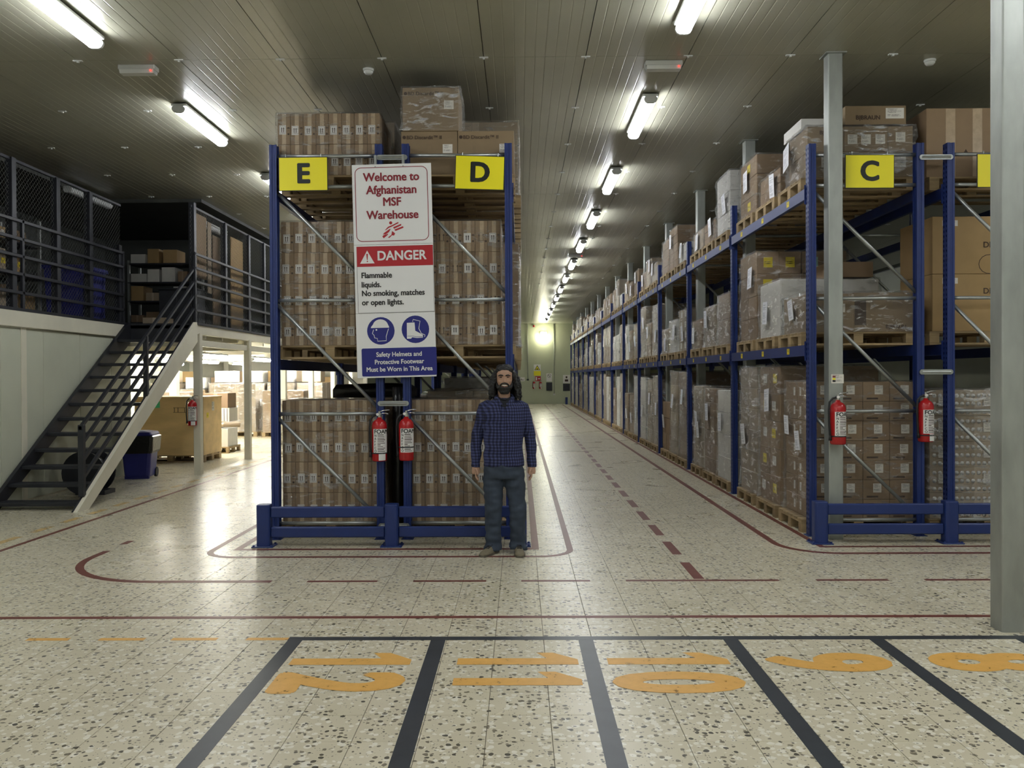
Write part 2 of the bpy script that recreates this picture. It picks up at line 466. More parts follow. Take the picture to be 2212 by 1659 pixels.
def thing(name, label, cat, loc=(0, 0, 0), rot=(0, 0, 0), group=None):
    o = bpy.data.objects.new(name, None); COL.objects.link(o)
    o.location = loc; o.rotation_euler = rot
    o.empty_display_size = 0.1
    return tag(o, label, cat, group)

def sheet(w, h, m, name='sheet'):
    """paper sheet facing -Y, origin at its centre, with UVs, 1 mm thick"""
    key = ('sheet', round(w, 4), round(h, 4), m)
    if key in CACHE: return CACHE[key]
    mb = MB(); mb.box(-w / 2, w / 2, -0.0006, 0.0006, -h / 2, h / 2)
    me = mb.mesh(name, m)
    uv = me.uv_layers.new(name='UVMap')
    for lp in me.loops:
        c = me.vertices[lp.vertex_index].co
        uv.data[lp.index].uv = (c.x / w + 0.5, c.z / h + 0.5)
    CACHE[key] = me
    return me
CACHE = {}

def text_mesh(s, size, m, bold=0.0, align='CENTER', space=1.0):
    key = ('text', s, size, m, bold, align, space)
    if key in CACHE: return CACHE[key]
    cu = bpy.data.curves.new('lettering', 'FONT')
    cu.body = s; cu.size = size; cu.align_x = align; cu.align_y = 'CENTER'
    cu.space_character = space; cu.resolution_u = 4
    o = bpy.data.objects.new('lettering', cu); COL.objects.link(o)
    dg = bpy.context.evaluated_depsgraph_get(); dg.update()
    me = bpy.data.meshes.new_from_object(o.evaluated_get(dg), depsgraph=dg)
    bpy.data.objects.remove(o); bpy.data.curves.remove(cu)
    me.name = 'lettering'
    if bold:
        mb = MB(); d = bold * size
        vs_ = [v.co.copy() for v in me.vertices]; fs = [tuple(p.vertices) for p in me.polygons]
        n_ = 12
        for k in range(n_):
            a = 2 * math.pi * k / n_
            mb.add([(v.x + d * math.cos(a), v.y + d * math.sin(a) * .8, k * .0002) for v in vs_], fs)
        mb.add([(v.x, v.y, n_ * .0002) for v in vs_], fs)
        me = mb.mesh('lettering', m)
    me.materials.clear(); me.materials.append(M[m])
    CACHE[key] = me
    return me
def lettering(s, size, m, parent, loc, bold=0.02, align='CENTER', rot=(R(90), 0, 0), space=1.0, name='lettering', sx=1.0):
    return put(name, text_mesh(s, size, m, bold, align, space), parent, loc, rot, scale=(sx, 1, 1) if sx != 1 else None)
# ------------------------------------------------------------------ the setting
H = 4.88                       # ceiling height
X0, X1, Y0, Y1 = -12.0, 11.4, -6.0, 52.0
T = 0.304                      # floor tile

# floor: grout bed with tiles on it
fl = put('floor', MB().box(X0, X1, Y0, Y1, -0.1, -0.003).mesh('floor', 'grout'), kind='structure',
         label='pale terrazzo tiled warehouse floor with dark stone chips', cat='floor')
del fl['category']
g = 0.0016
tile_me = MB().bbox(-T / 2 + g, T / 2 - g, -T / 2 + g, T / 2 - g, -0.02, 0.0, 0.0012).mesh('floor_tile', 'terrazzo')
ix0 = math.ceil((X0 - 0.141) / T); ix1 = math.floor((X1 - 0.141) / T)
iy0 = math.ceil((Y0 - 3.86) / T); iy1 = math.floor((Y1 - 3.86) / T)
cells = []
for j in range(iy0, iy1):
    for i in range(ix0, ix1):
        cells.append((0.141 + (i + .5) * T, 3.86 + (j + .5) * T))
def in_view(c):
    return c[1] > 3.75 and abs(c[0] + 0.0) < c[1] * 0.6 + 0.1
near = sorted([c for c in cells if in_view(c)], key=lambda c: c[1])[:300]
nearset = set(near)
for c in near:
    put('floor_tile', tile_me, fl, (c[0], c[1], 0))
mb = MB()
for c in cells:
    if c in nearset: continue
    x, y = c; a = T / 2 - g
    mb.add([(x - a, y - a, 0), (x + a, y - a, 0), (x + a, y + a, 0), (x - a, y + a, 0),
            (x - a, y - a, -.003), (x + a, y - a, -.003), (x + a, y + a, -.003), (x - a, y + a, -.003)],
           [(0, 1, 2, 3), (0, 4, 5, 1), (1, 5, 6, 2), (2, 6, 7, 3), (3, 7, 4, 0)])
put('floor_tiles', mb.mesh('floor_tiles', 'terrazzo'), fl, kind='stuff')

# ceiling: ribbed sandwich panels running along the aisles
ce = put('ceiling', MB().box(X0, X1, Y0, Y1, H + 0.03, H + 0.15).mesh('ceiling', 'dark_backing_shade'), kind='structure',
         label='low grey ribbed metal panel ceiling')
PW, PL = 1.03, 6.5
prof = [(0.004, H + 0.03), (0.004, H)]
for k in range(1, 10):
    u = k * PW / 10
    prof += [(u - 0.007, H), (u - 0.002, H + 0.0014), (u + 0.002, H + 0.0014), (u + 0.007, H)]
prof += [(PW - 0.004, H), (PW - 0.004, H + 0.03)]
pm = MB().prism(prof, 0.003, PL - 0.003, 'y').mesh('ceiling_panel', 'ceiling')
xs = [-1.38 + PW * k for k in range(-10, 13)]
ys = [8.68 - PL * 2 + PL * k for k in range(0, 9)]
ys = [y for y in ys if y < Y1 - 0.3]
for y in ys:
    for x in xs:
        if x < X0 - 0.5 or x + PW > X1 + 0.6: continue
        o = put('ceiling_panel', pm, ce, (x, y, 0))
        if y + PL > Y1: o.scale = (1, (Y1 - y) / PL, 1)
# panel fixing clips at the joints
cb = MB().box(-0.045, 0.045, -0.016, 0.016, H - 0.01, H).box(-0.01, 0.01, -0.01, 0.01, H - 0.022, H - 0.01)
cm_ = cb.mesh('ceiling_clip', 'fixture')
for y in [8.68 + 1.625 * k for k in range(-2, 14)]:
    for x in xs:
        if abs(x) < y * 0.62 + 0.3 and -8 < x < 8:
            put('ceiling_clip', cm_, ce, (x, y, 0))

def wall(name, box, m, label):
    return put(name, MB().box(*box).mesh(name, m), kind='structure', label=label)
wall('wall_end', (X0, X1, Y1, Y1 + .15, 0, H), 'endwall', 'pale green end wall of the long aisle')
wall('wall_back', (X0, X1, Y0 - .15, Y0, 0, H), 'wall', 'pale wall behind the viewer')
wall('wall_right', (X1, X1 + .15, Y0, Y1, 0, H), 'wall', 'pale side wall beyond the racks')
wall('wall_left', (X0 - .15, X0, Y0, Y1, 0, H), 'wall', 'pale side wall behind the mezzanine')

# steel columns
cmesh = MB()
def tube_profile(w, r=0.012):
    pts = []
    for cx, cy, a0 in ((w - r, r, -90), (w - r, w - r, 0), (r, w - r, 90), (r, r, 180)):
        for k in range(4):
            a = R(a0 + 30 * k); pts.append((cx + r * math.cos(a), cy + r * math.sin(a)))
    return pts
cmesh.prism(tube_profile(0.145), 0, H, 'z')
col_me = cmesh.mesh('column', 'column')
plate_me = MB().box(-0.03, 0.175, -0.03, 0.175, 0, 0.012).mesh('base_plate', 'column')
COLY = [8.62 + 3.17 * k for k in range(0, 14)]
t = thing('steel_column', 'bare galvanised square steel column standing alone beside the painted bay lines', 'column', (3.075, 5.49, 0))
put('column_shaft', col_me, t); 
for k, y in enumerate(COLY):
    lab = 'galvanised square column beside the C rack with a fire extinguisher on it' if k == 0 else \
          'galvanised square column rising between the loads of the long C rack'
    t = thing('steel_column', lab, 'column', (3.10, y, 0), group=None if k == 0 else 'columns inside the C rack')
    put('column_shaft', col_me, t); put('cap_plate', plate_me, t, (0, 0, H - 0.012))

# ------------------------------------------------------------------ ceiling battens
def batten_meshes(L_, lit):
    key = ('batten', L_, lit)
    if key in CACHE: return CACHE[key]
    hs = MB().bbox(-0.09, 0.09, 0.02, L_ - 0.02, -0.05, -0.018, 0.006).box(-0.03, 0.03, .25, .29, -.018, 0).box(-0.03, 0.03, L_ - .29, L_ - .25, -.018, 0).mesh('housing', 'fixture')
    pr = [(-0.052, -0.05), (-0.07, -0.066), (-0.072, -0.09), (-0.055, -0.118), (-0.03, -0.13), (0.03, -0.13), (0.055, -0.118), (0.072, -0.09), (0.07, -0.066), (0.052, -0.05)]
    df = MB().prism(pr[::-1], 0.03, L_ - 0.03, 'y').mesh('diffuser', lit)
    pr2 = [(u * 1.04, w * 1.02) for u, w in pr]
    ec = MB().prism(pr2[::-1], 0.0, 0.03, 'y').mesh('end_cap', 'fixture')
    CACHE[key] = (hs, df, ec)
    return CACHE[key]
def batten(x, y, z, L_, lit, label, group, rz=0):
    hs, df, ec = batten_meshes(L_, lit)
    t = thing('ceiling_batten', label, 'ceiling light', (x, y, z), (0, 0, rz), group)
    put('housing', hs, t); put('diffuser', df, t)
    put('end_cap', ec, t); put('end_cap', ec, t, (0, L_ - 0.03, 0))
    return t
for k in range(-4, 12):
    batten(1.5, 9.75 + 3.42 * k, H, 1.5, 'tube', 'lit fluorescent batten in the row above the aisle beside the C rack', 'battens above the C aisle')
for k in range(-4, 7):
    batten(-3.97, 9.97 + 3.42 * k, H, 1.5, 'tube', 'lit fluorescent batten in the row between the E rack and the stairs', 'battens above the stair aisle')
for k in range(-4, -1):
    for x in (-6.6, 4.2):
        batten(x, 9.75 + 3.42 * k, H, 1.5, 'tube', 'lit fluorescent batten over the open floor in front of the racks', 'battens over the open floor')
for k in range(-4, 0):
    batten(6.9, 9.75 + 3.42 * k, H, 1.5, 'tube', 'lit fluorescent batten above the aisle beyond the racks', 'battens beyond the racks')

# emergency lights and smoke detectors
def emergency(x, y, label):
    t = thing('emergency_light', label, 'emergency light', (x, y, H))
    put('body', MB().bbox(-0.19, 0.19, -0.06, 0.06, -0.05, 0, 0.006).mesh('body', 'fixture'), t)
    put('cover', MB().prism([(-0.06, -0.05), (-0.045, -0.085), (0.045, -0.085), (0.06, -0.05)][::-1], -0.175, 0.175, 'x').mesh('cover', 'diffuser_off'), t)
    put('indicator_lamp', MB().lathe([(0.004, -0.008), (0.009, 0), (0.004, 0.008)], 8, (0.15, -0.062, -0.065)).mesh('indicator_lamp', 'led'), t, label='small red indicator lamp')
emergency(1.49, 8.85, 'white emergency light with red lamp on ceiling above the aisle near the C sign')
emergency(-3.93, 8.85, 'white emergency light with red lamp on ceiling above the stair aisle')
emergency(1.49, 22.6, 'small white emergency light between battens far down the aisle')
def detector(x, y, label):
    t = thing('smoke_detector', label, 'smoke detector', (x, y, H))
    put('base', MB().lathe([(0.058, 0.0), (0.058, -0.014), (0.05, -0.02)][::-1], 18).mesh('base', 'fixture', True), t)
    put('sensor_head', MB().lathe([(0.05, -0.02), (0.05, -0.034), (0.036, -0.052), (0.02, -0.058)][::-1], 18).mesh('sensor_head', 'fixture', True), t)
detector(-1.57, 8.98, 'round white smoke detector on the ceiling above the E and D racks')
detector(4.22, 8.85, 'round white smoke detector on the ceiling above the C rack')

# ------------------------------------------------------------------ floor markings
Zm = 0.0012
def strip(pts, w, m, name, label, cat='floor marking', group=None):
    """painted band of width w along a polyline of floor points"""
    P = [Vector((p[0], p[1], 0)) for p in pts]
    l, r = [], []
    for i, p in enumerate(P):
        a = P[max(i - 1, 0)]; b = P[min(i + 1, len(P) - 1)]
        t = ((p - a).normalized() + (b - p).normalized()).normalized(); n = Vector((-t.y, t.x, 0))
        if 0 < i < len(P) - 1:
            t1 = (p - a).normalized(); k = 1.0 / max(0.5, n.dot(Vector((-t1.y, t1.x, 0))))
        else: k = 1
        l.append(p + n * w / 2 * k); r.append(p - n * w / 2 * k)
    mb = MB()
    n = len(P)
    v = [(q.x, q.y, Zm) for q in l] + [(q.x, q.y, Zm) for q in r] + [(q.x, q.y, 0.0002) for q in l] + [(q.x, q.y, 0.0002) for q in r]
    f = []
    for i in range(n - 1):
        f += [(i, n + i, n + i + 1, i + 1), (2 * n + i, i, i + 1, 2 * n + i + 1), (n + i, 3 * n + i, 3 * n + i + 1, n + i + 1)]
    mb.add(v, f)
    return put(name, mb.mesh(name, m), label=label, cat=cat, group=group)
def arc(cx, cy, r, a0, a1, n=10):
    return [(cx + r * math.cos(R(a0 + (a1 - a0) * k / n)), cy + r * math.sin(R(a0 + (a1 - a0) * k / n))) for k in range(n + 1)]
strip([(-8.0, 5.87), (10.5, 5.87)], 0.055, 'line_red', 'floor_line', 'long unbroken red line across the floor in front of numbered bays')
YD = 6.91
for a, b in ((-1.73, -1.16), (-0.87, -0.28), (0.004, 0.56), (0.848, 2.08), (2.38, 2.96), (3.25, 3.83), (4.12, 4.7), (5.0, 5.6)):
    strip([(a, YD), (b, YD)], 0.05, 'line_red', 'floor_dash', 'thin red dash in the broken line between the rack guards and the long red line', group='red dashes in front of the guards')
strip([(-3.96, 8.15)] + arc(-3.0, 7.87, 0.96, 180, 270, 14) + [(-2.02, YD)], 0.07, 'line_red', 'floor_line', 'curved red line turning from the dashed line into the stair aisle')
for k in range(0, 46):
    y = 6.96 + 0.955 * k
    if y > 50: break
    strip([(1.45, y), (1.45, y + 0.62)], 0.085, 'line_red', 'floor_dash', 'short red dash along the middle of the long aisle', group='red dashes down the long aisle')
strip([(-3.96, 8.48), (-3.96, 8.66)], 0.07, 'line_red', 'floor_dash', 'short worn red dash just beyond the curved red line')
strip([(2.9, 50.5), (2.9, 8.26), (10, 8.26)], 0.06, 'line_red', 'floor_line', 'inner red line hugging the base of the C rack')
strip([(2.5, 50.5)] + arc(3.0, 8.45, 0.5, 180, 270) + [(10, 7.95)], 0.07, 'line_red', 'floor_line', 'outer red line with a rounded corner around the C rack')
strip([(0.14, 50.5), (0.14, 8.2), (-2.72, 8.2), (-2.72, 30)], 0.07, 'line_red', 'floor_line', 'inner red line close around the E and D racks')
strip([(0.47, 50.5)] + arc(0.17, 8.15, 0.3, 0, -90) + arc(-2.65, 8.15, 0.3, -90, -180) + [(-2.95, 30)], 0.06, 'line_red', 'floor_line', 'outer red line with rounded corners around the E and D racks')
strip([(-5.0, 4.0), (-5.0, 31)], 0.06, 'line_red', 'floor_line', 'unbroken red line along the floor beside the stairs')
for k in range(0, 26):
    y = 7.9 + 0.62 * k
    strip([(-5.25, y), (-5.25, y + 0.38)], 0.09, 'line_faded', 'floor_dash', 'faded yellow dash beside the foot of the stairs and mezzanine posts', group='faded yellow dashes by the stairs')
# numbered bays
strip([(-1.47, 5.39), (8.5, 5.39)], 0.07, 'line_black', 'floor_line', 'long black line across the far ends of the numbered bays')
bx = [-1.42, -0.52, 0.405, 1.31, 2.22, 3.13, 4.04]
nums = ['12', '11', '10', '9', '8', '7']
for k, x in enumerate(bx):
    if k == 0: lab = 'black divider line between bay 12 and the open floor'
    elif k < 6: lab = 'black divider line between bay %s and bay %s' % (nums[k - 1], nums[k])
    else: lab = 'black divider line on the far side of bay 7'
    strip([(x, 5.354), (x, 0.5)], 0.092, 'line_black', 'floor_line', lab)
for x0, x1 in ((-3.13, -2.86), (-2.67, -2.38), (-2.21, -1.92), (-1.735, -1.47)):
    strip([(x0, 5.385), (x1, 5.385)], 0.05, 'line_yellow', 'floor_dash', 'yellow dash in the short row leading to the corner of bay 12', group='yellow dashes beside bay 12')
def digit(ch, u0, mb):
    """bold painted numeral, 0.7 m tall, drawn in (u right, v up)"""
    if ch == '1':
        b0, b1, h = -0.055, 0.055, 0.35
        mb.poly([(u0 + b0, -h, 0), (u0 + b1, -h, 0), (u0 + b1, h, 0), (u0 + b0 + .02, h, 0), (u0 + b0 - .1, h - .14, 0), (u0 + b0 - .1, h - .24, 0), (u0 + b0, h - .18, 0)])
        return
    me = text_mesh(ch, 0.9, 'line_yellow', 0.052, 'CENTER')
    zs = [v.co for v in me.vertices]
    cx = (min(v.x for v in zs) + max(v.x for v in zs)) / 2; cy_ = (min(v.y for v in zs) + max(v.y for v in zs)) / 2
    kx = 0.33 / (max(v.x for v in zs) - min(v.x for v in zs)); ky = 0.72 / (max(v.y for v in zs) - min(v.y for v in zs))
    mb.add([((v.x - cx) * kx + u0, (v.y - cy_) * ky, v.z * .3) for v in zs], [tuple(p.vertices) for p in me.polygons])
for s_, x, y, w_ in (('12', -0.99, 4.78, 'twelve'), ('11', -.02, 4.78, 'eleven'), ('10', 0.85, 4.78, 'ten'), ('9', 1.77, 4.93, 'nine'), ('8', 2.71, 4.93, 'eight')):
    mb = MB()
    if len(s_) == 2:
        digit(s_[0], -.17, mb); digit(s_[1], .17 if s_[1] != '1' else .16, mb)
    else: digit(s_, 0, mb)
    put('bay_number', mb.mesh('bay_number', 'line_yellow'), None, (x, y, Zm), (0, 0, R(-90)), label='yellow painted number %s on the floor of its bay' % w_, cat='floor number')
# ------------------------------------------------------------------ pallet racks
def upright_mesh(h=4.02):
    mb = MB()
    ycut = [-0.0475, -0.034, -0.019, 0.019, 0.034, 0.0475]
    zc = [0.0]
    z = 0.06
    while z < h - 0.04:
        zc += [z, z + 0.024]; z += 0.05
    zc.append(h)
    v = []; f = []
    for z in zc:
        for y in ycut: v.append((-0.0375, y, z))
    n = len(ycut)
    for i in range(len(zc) - 1):
        for j in range(n - 1):
            if i % 2 == 1 and j in (1, 3): continue
            f.append((i * n + j, (i + 1) * n + j, (i + 1) * n + j + 1, i * n + j + 1))
    mb.add(v, f)
    side = [(-0.0375, 0.0475), (-0.012, 0.0475), (-0.007, 0.040), (0.015, 0.040), (0.02, 0.0475), (0.0375, 0.0475), (0.0375, 0.028), (0.033, 0.028)]
    for s in (-1, 1):
        pts = [(x, y * s) for x, y in side]
        m = len(pts)
        v = [(x, y, 0) for x, y in pts] + [(x, y, h) for x, y in pts]
        mb.add(v, [(i, i + 1, m + i + 1, m + i) for i in range(m - 1)])
    # inner back of the channel so the holes look into a closed box
    mb.add([(0.03, -0.047, 0), (0.03, 0.047, 0), (0.03, 0.047, h), (0.03, -0.047, h)], [(0, 1, 2, 3)])
    return mb.mesh('upright', 'blue')
UP = upright_mesh()
FOOT = MB().box(-0.06, 0.06, -0.07, 0.07, 0, 0.006).mesh('foot_plate', 'blue')
def brace_mesh(dx, dz, r=0.019):
    key = ('brace', round(dx, 3), round(dz, 3))
    if key not in CACHE:
        CACHE[key] = MB().tube([(0, 0, 0), (dx, 0, dz)], r, 10).mesh('brace', 'galv', True)
    return CACHE[key]
def beam_mesh(L_):
    key = ('beam', round(L_, 3))
    if key not in CACHE:
        mb = MB()
        mb.prism([(-0.022, 0.0), (0.022, 0.0), (0.022, 0.105), (0.004, 0.105), (0.004, 0.112), (-0.022, 0.112)], 0, L_, 'y')
        for y in (0.0, L_ - 0.006):
            mb.box(-0.026, 0.026, y, y + 0.006, -0.05, 0.15)
        CACHE[key] = mb.mesh('beam', 'blue')
    return CACHE[key]
BL = sheet(0.085, 0.062, 'beam_label', 'beam_label')

def rack(label, xl, xr, frames, levels, label_side, braced=5, hz=(0.16, 1.28, 2.44, 3.6, 3.91), nlabels=4):
    t = thing('pallet_rack', label, 'pallet rack', ((xl + xr) / 2, frames[0], 0))
    ox, oy = (xl + xr) / 2, frames[0]
    dx = xr - xl
    for k, y in enumerate(frames):
        put('upright', UP, t, (xl - ox, y - oy, 0)); put('upright', UP, t, (xr - ox, y - oy, 0), (0, 0, math.pi))
        if k < 6:
            put('foot_plate', FOOT, t, (xl - ox, y - oy, 0)); put('foot_plate', FOOT, t, (xr - ox, y - oy, 0))
        if k < braced:
            a, b = xl + 0.02 - ox, xr - 0.02 - ox
            for z in hz: put('horizontal_brace', brace_mesh(b - a, 0), t, (a, y - oy, z))
            for zt, zb in ((3.55, 2.5), (2.4, 1.33), (1.24, 0.2)):
                put('diagonal_brace', brace_mesh(b - a, zb - zt), t, (a, y - oy + 0.01, zt))
    for k in range(len(frames) - 1):
        L_ = frames[k + 1] - frames[k] - 0.095
        for zt in levels:
            for x, s in ((xl - 0.026, -1), (xr + 0.026, 1)):
                bm_ = put('beam', beam_mesh(L_), t, (x - ox, frames[k] - oy + 0.0475, zt - 0.112), (0, 0, 0))
                if s == 1:
                    bm_.rotation_euler = (0, 0, math.pi); bm_.location.y += L_
                if s == label_side and k < nlabels:
                    for q in (0.18, 0.5, 0.82):
                        o = put('beam_label', BL, bm_, (-0.0232, q * L_, 0.058), (0, 0, R(-90)), label='yellow location label')
    return t, (ox, oy)

FR = [8.845 + 3.17 * k for k in range(0, 14)]
FRED = [8.745 + 3.17 * k for k in range(0, 6)]
LEV_C = (1.965, 3.58)
LEV_E = (1.845, 3.6)
rack('long blue pallet rack under the yellow E sign, beside the stair aisle', -2.50, -1.425, FRED, LEV_E, -1)
rD, oD = rack('long blue pallet rack under the yellow D sign, behind the man', -1.152, -0.108, FRED, LEV_E, 1)
rack('long blue pallet rack under the yellow C sign, lining the far side of the aisle', 3.0, 4.10, FR, LEV_C, -1, nlabels=5)
rB, oB = rack('blue pallet rack behind the C rack with a blank yellow sign', 4.41, 5.50, FR[:4], LEV_C, 1)
# galvanised row spacers bolted across the gap between the two rack rows
def spacer(parent, org, x0, x1, y, z):
    mb = MB()
    pts = []
    r = 0.026
    for k in range(9): a = R(90 + 22.5 * k); pts.append((x0 + r * math.cos(a), z + r * math.sin(a)))
    for k in range(9): a = R(-90 + 22.5 * k); pts.append((x1 + r * math.cos(a), z + r * math.sin(a)))
    mb.prism([(p[0] - org[0], p[1]) for p in pts], y - 0.012 - org[1], y + 0.0 - org[1], 'y')
    mb.tube([(x0 - org[0], y - 0.012 - org[1], z), (x1 - org[0], y - 0.012 - org[1], z)], 0.013, 8)
    put('row_spacer', mb.mesh('row_spacer', 'galv'), parent, label='galvanised spacer between the rack rows')
for z in (0.14, 1.385, 3.88): spacer(rD, oD, -1.42, -1.155, FRED[0] - 0.049, z)
for z in (1.68, 3.87): spacer(rB, oB, 4.11, 4.40, FR[0] - 0.049, z)

# ------------------------------------------------------------------ blue end-of-rack guards
def guard(label, xs_, y):
    t = thing('rack_guard', label, 'guard rail', ((xs_[0] + xs_[-1]) / 2, y, 0))
    ox = (xs_[0] + xs_[-1]) / 2
    pr = [(p[0] - 0.066, p[1] - 0.066) for p in tube_profile(0.132, 0.03)]
    post = MB().prism(pr, 0.012, 0.405, 'z')
    post.loft([[(p[0], p[1], 0.405) for p in pr], [(p[0] * .93, p[1] * .93, 0.413) for p in pr]])
    pm_ = post.mesh('post', 'guard_blue')
    plate = MB().bbox(-0.105, 0.105, -0.09, 0.09, 0, 0.012, 0.003)
    for sx in (-1, 1):
        for sy in (-1, 1): plate.lathe([(0.012, 0.012), (0.012, 0.022), (0.006, 0.026)], 6, (sx * .085, sy * .072, 0))
    plm = plate.mesh('base_plate', 'guard_blue')
    for x in xs_:
        put('post', pm_, t, (x - ox, 0, 0)); put('base_plate', plm, t, (x - ox, 0, 0))
    for a, b in zip(xs_, xs_[1:]):
        for z0, z1 in ((0.282, 0.388), (0.088, 0.192)):
            put('rail', MB().bbox(a + 0.066 - ox, b - 0.066 - ox, -0.028, 0.028, z0, z1, 0.01).mesh('rail', 'guard_blue'), t)
guard('blue two-rail steel guard across the foot of the E and D racks', [-2.51, -1.258, -0.006], 8.36)
guard('blue two-rail steel guard across the foot of the C rack', [2.945, 4.215, 5.485], 8.44)

# ------------------------------------------------------------------ signs
def yellow_sign(letter, x, y, z, rz, label):
    t = thing('rack_sign', label, 'sign', (x, y, z), (0, R(rz), 0))
    put('backing', MB().box(-0.25, 0.25, 0.0, 0.006, -0.172, 0.172).mesh('backing', 'black'), t)
    put('panel', MB().box(-0.243, 0.243, -0.003, 0.0, -0.165, 0.165).mesh('panel', 'yellow'), t)
    for hx in (-0.18, 0.18):
        put('hook', MB().tube([(hx, 0.004, 0.16), (hx, 0.004, 0.2), (hx, 0.03, 0.2)], 0.004, 6).mesh('hook', 'galv'), t)
    if letter: lettering(letter, 0.275, 'black', t, (0.0, -0.0045, -0.005), bold=0.042, name='letter')
yellow_sign('E', -2.185, 8.675, 3.715, -0.3, 'yellow sign with black letter E hung on the rack frame')
yellow_sign('D', -0.396, 8.675, 3.715, 2.0, 'yellow sign with black letter D hung on the rack frame')
yellow_sign('C', 3.565, 8.755, 3.72, 0.3, 'yellow sign with black letter C hung on the rack frame')
yellow_sign('', 4.90, 8.755, 3.72, 0, 'blank yellow sign on the rack behind the lone column')

sg = thing('warehouse_sign', 'tall white welcome and danger sign hung between the E and D racks', 'sign', (-1.262, 8.63, 2.725), (0, R(-1.2), 0))
SW, SH = 0.80, 2.15
def sp(px, py): return ((px - 360) / 575.0 * SW, (827 - py) / 1545.0 * SH)   # layout grid of the sign
top1, top2 = sp(0, 635)[1], sp(0, 1132)[1]
p_w = put('welcome_panel', MB().bbox(-SW / 2, SW / 2, 0, 0.008, top1 + .001, SH / 2, .002).mesh('welcome_panel', 'sign_white'), sg)
p_d = put('danger_panel', MB().bbox(-SW / 2, SW / 2, 0, 0.008, top2 + .001, top1 - .001, .002).mesh('danger_panel', 'sign_white'), sg)
p_m = put('protection_panel', MB().bbox(-SW / 2, SW / 2, 0, 0.008, -SH / 2, top2 - .001, .002).mesh('protection_panel', 'sign_white'), sg)
def rr(x0, x1, z0, z1, r, n=6):
    pts = []
    for cx, cz, a0 in ((x1 - r, z0 + r, -90), (x1 - r, z1 - r, 0), (x0 + r, z1 - r, 90), (x0 + r, z0 + r, 180)):
        for k in range(n + 1):
            a = R(a0 + 90.0 * k / n); pts.append((cx + r * math.cos(a), cz + r * math.sin(a)))
    return pts
def outline(pts, w, m, parent, name, y=-0.001, closed=True):
    P = [Vector((p[0], p[1], 0)) for p in pts]; n = len(P); v = []
    for i in range(n):
        a = P[i - 1] if (closed or i) else P[i]; b = P[(i + 1) % n] if (closed or i < n - 1) else P[i]
        t = (b - a).normalized(); q = Vector((-t.y, t.x, 0))
        for s in (-1, 1):
            w_ = P[i] + q * s * w / 2; v.append((w_.x, y, w_.y))
    f = [(2 * i, 2 * i + 1, (2 * i + 3) % (2 * n), (2 * i + 2) % (2 * n)) for i in range(n if closed else n - 1)]
    return put(name, MB().add(v, f).mesh(name, m), parent)
def flat(pts, m, parent, name, y=-0.001):
    return put(name, MB().poly([(p[0], y, p[1]) for p in pts]).mesh(name, m), parent)
def disc(c, r, n=28): return [(c[0] + r * math.cos(2 * math.pi * k / n), c[1] + r * math.sin(2 * math.pi * k / n)) for k in range(n)]
a = sp(95, 610); b = sp(618, 78)
outline(rr(a[0], b[0], a[1], b[1], 0.06), 0.007, 'sign_maroon', p_w, 'border_line')
for s_, py in (('Welcome to', 150), ('Afghanistan', 243), ('MSF', 330), ('Warehouse', 424)):
    lettering(s_, 0.118, 'sign_maroon', p_w, (-0.004 if s_ != 'Warehouse' else 0, -0.0012, sp(0, py)[1]), bold=0.03, sx=0.93)
def lp(x, y):   # emblem drawing grid
    return ((x - 1097) * 0.00135, sp(0, 530)[1] - (y - 1212) * 0.00135)
emb = [
    [(1035, 1216), (1060, 1190), (1090, 1178), (1136, 1156), (1140, 1164), (1092, 1188), (1066, 1198), (1044, 1214)],
    [(1098, 1194), (1158, 1170), (1160, 1182), (1104, 1206)],
    [(1106, 1212), (1172, 1188), (1176, 1200), (1116, 1222)],
    [(1020, 1246), (1030, 1234), (1072, 1206), (1080, 1206), (1066, 1230), (1040, 1246)],
    [(1016, 1262), (1024, 1252), (1062, 1240), (1052, 1254), (1026, 1274)],
    [(1090, 1222), (1112, 1240), (1104, 1256), (1088, 1254), (1070, 1272), (1056, 1270), (1084, 1250)],
]
mb = MB()
for pl in emb: mb.poly([(lp(*q)[0], -0.0012, lp(*q)[1]) for q in pl])
mb.poly([(lp(1081, 1161)[0] + 0.016 * math.cos(k * .393), -0.0012, lp(1081, 1161)[1] + 0.016 * math.sin(k * .393)) for k in range(16)])
put('running_figure_emblem', mb.mesh('running_figure_emblem', 'sign_red'), p_w)
a = sp(92, 1128); b = sp(644, 648)
outline([(a[0], a[1]), (b[0], a[1]), (b[0], b[1]), (a[0], b[1])], 0.004, 'ink', p_d, 'border_line', -0.0008)
c = sp(0, 793)[1]
flat([(a[0], c), (b[0], c), (b[0], b[1]), (a[0], b[1])], 'sign_red', p_d, 'danger_band', -0.001)
q = [sp(115, 770), sp(220, 770), sp(168, 676)]
flat(q, 'sign_white', p_d, 'warning_triangle', -0.0016)
flat([sp(161, 700), sp(174, 700), sp(170, 745), sp(165, 745)][::-1], 'sign_red', p_d, 'exclamation_stroke', -0.0021)
flat(disc(sp(168, 755), 0.007, 10), 'sign_red', p_d, 'exclamation_dot', -0.0021)
lettering('DANGER', 0.132, 'sign_white', p_d, (sp(417, 0)[0], -0.002, sp(0, 720)[1]), bold=0.03, sx=0.93)
for s_, py in (('Flammable', 858), ('liquids.', 925), ('No smoking, matches', 988), ('or open lights.', 1054)):
    lettering(s_, 0.079, 'ink', p_d, (sp(120, 0)[0], -0.0012, sp(0, py)[1]), bold=0.03, align='LEFT', sx=0.92)
hc, bc = sp(252, 1260), sp(503, 1255)
flat(disc(hc, 0.139), 'sign_blue', p_m, 'helmet_disc', -0.001)
flat(disc(bc, 0.139), 'sign_blue', p_m, 'boot_disc', -0.001)
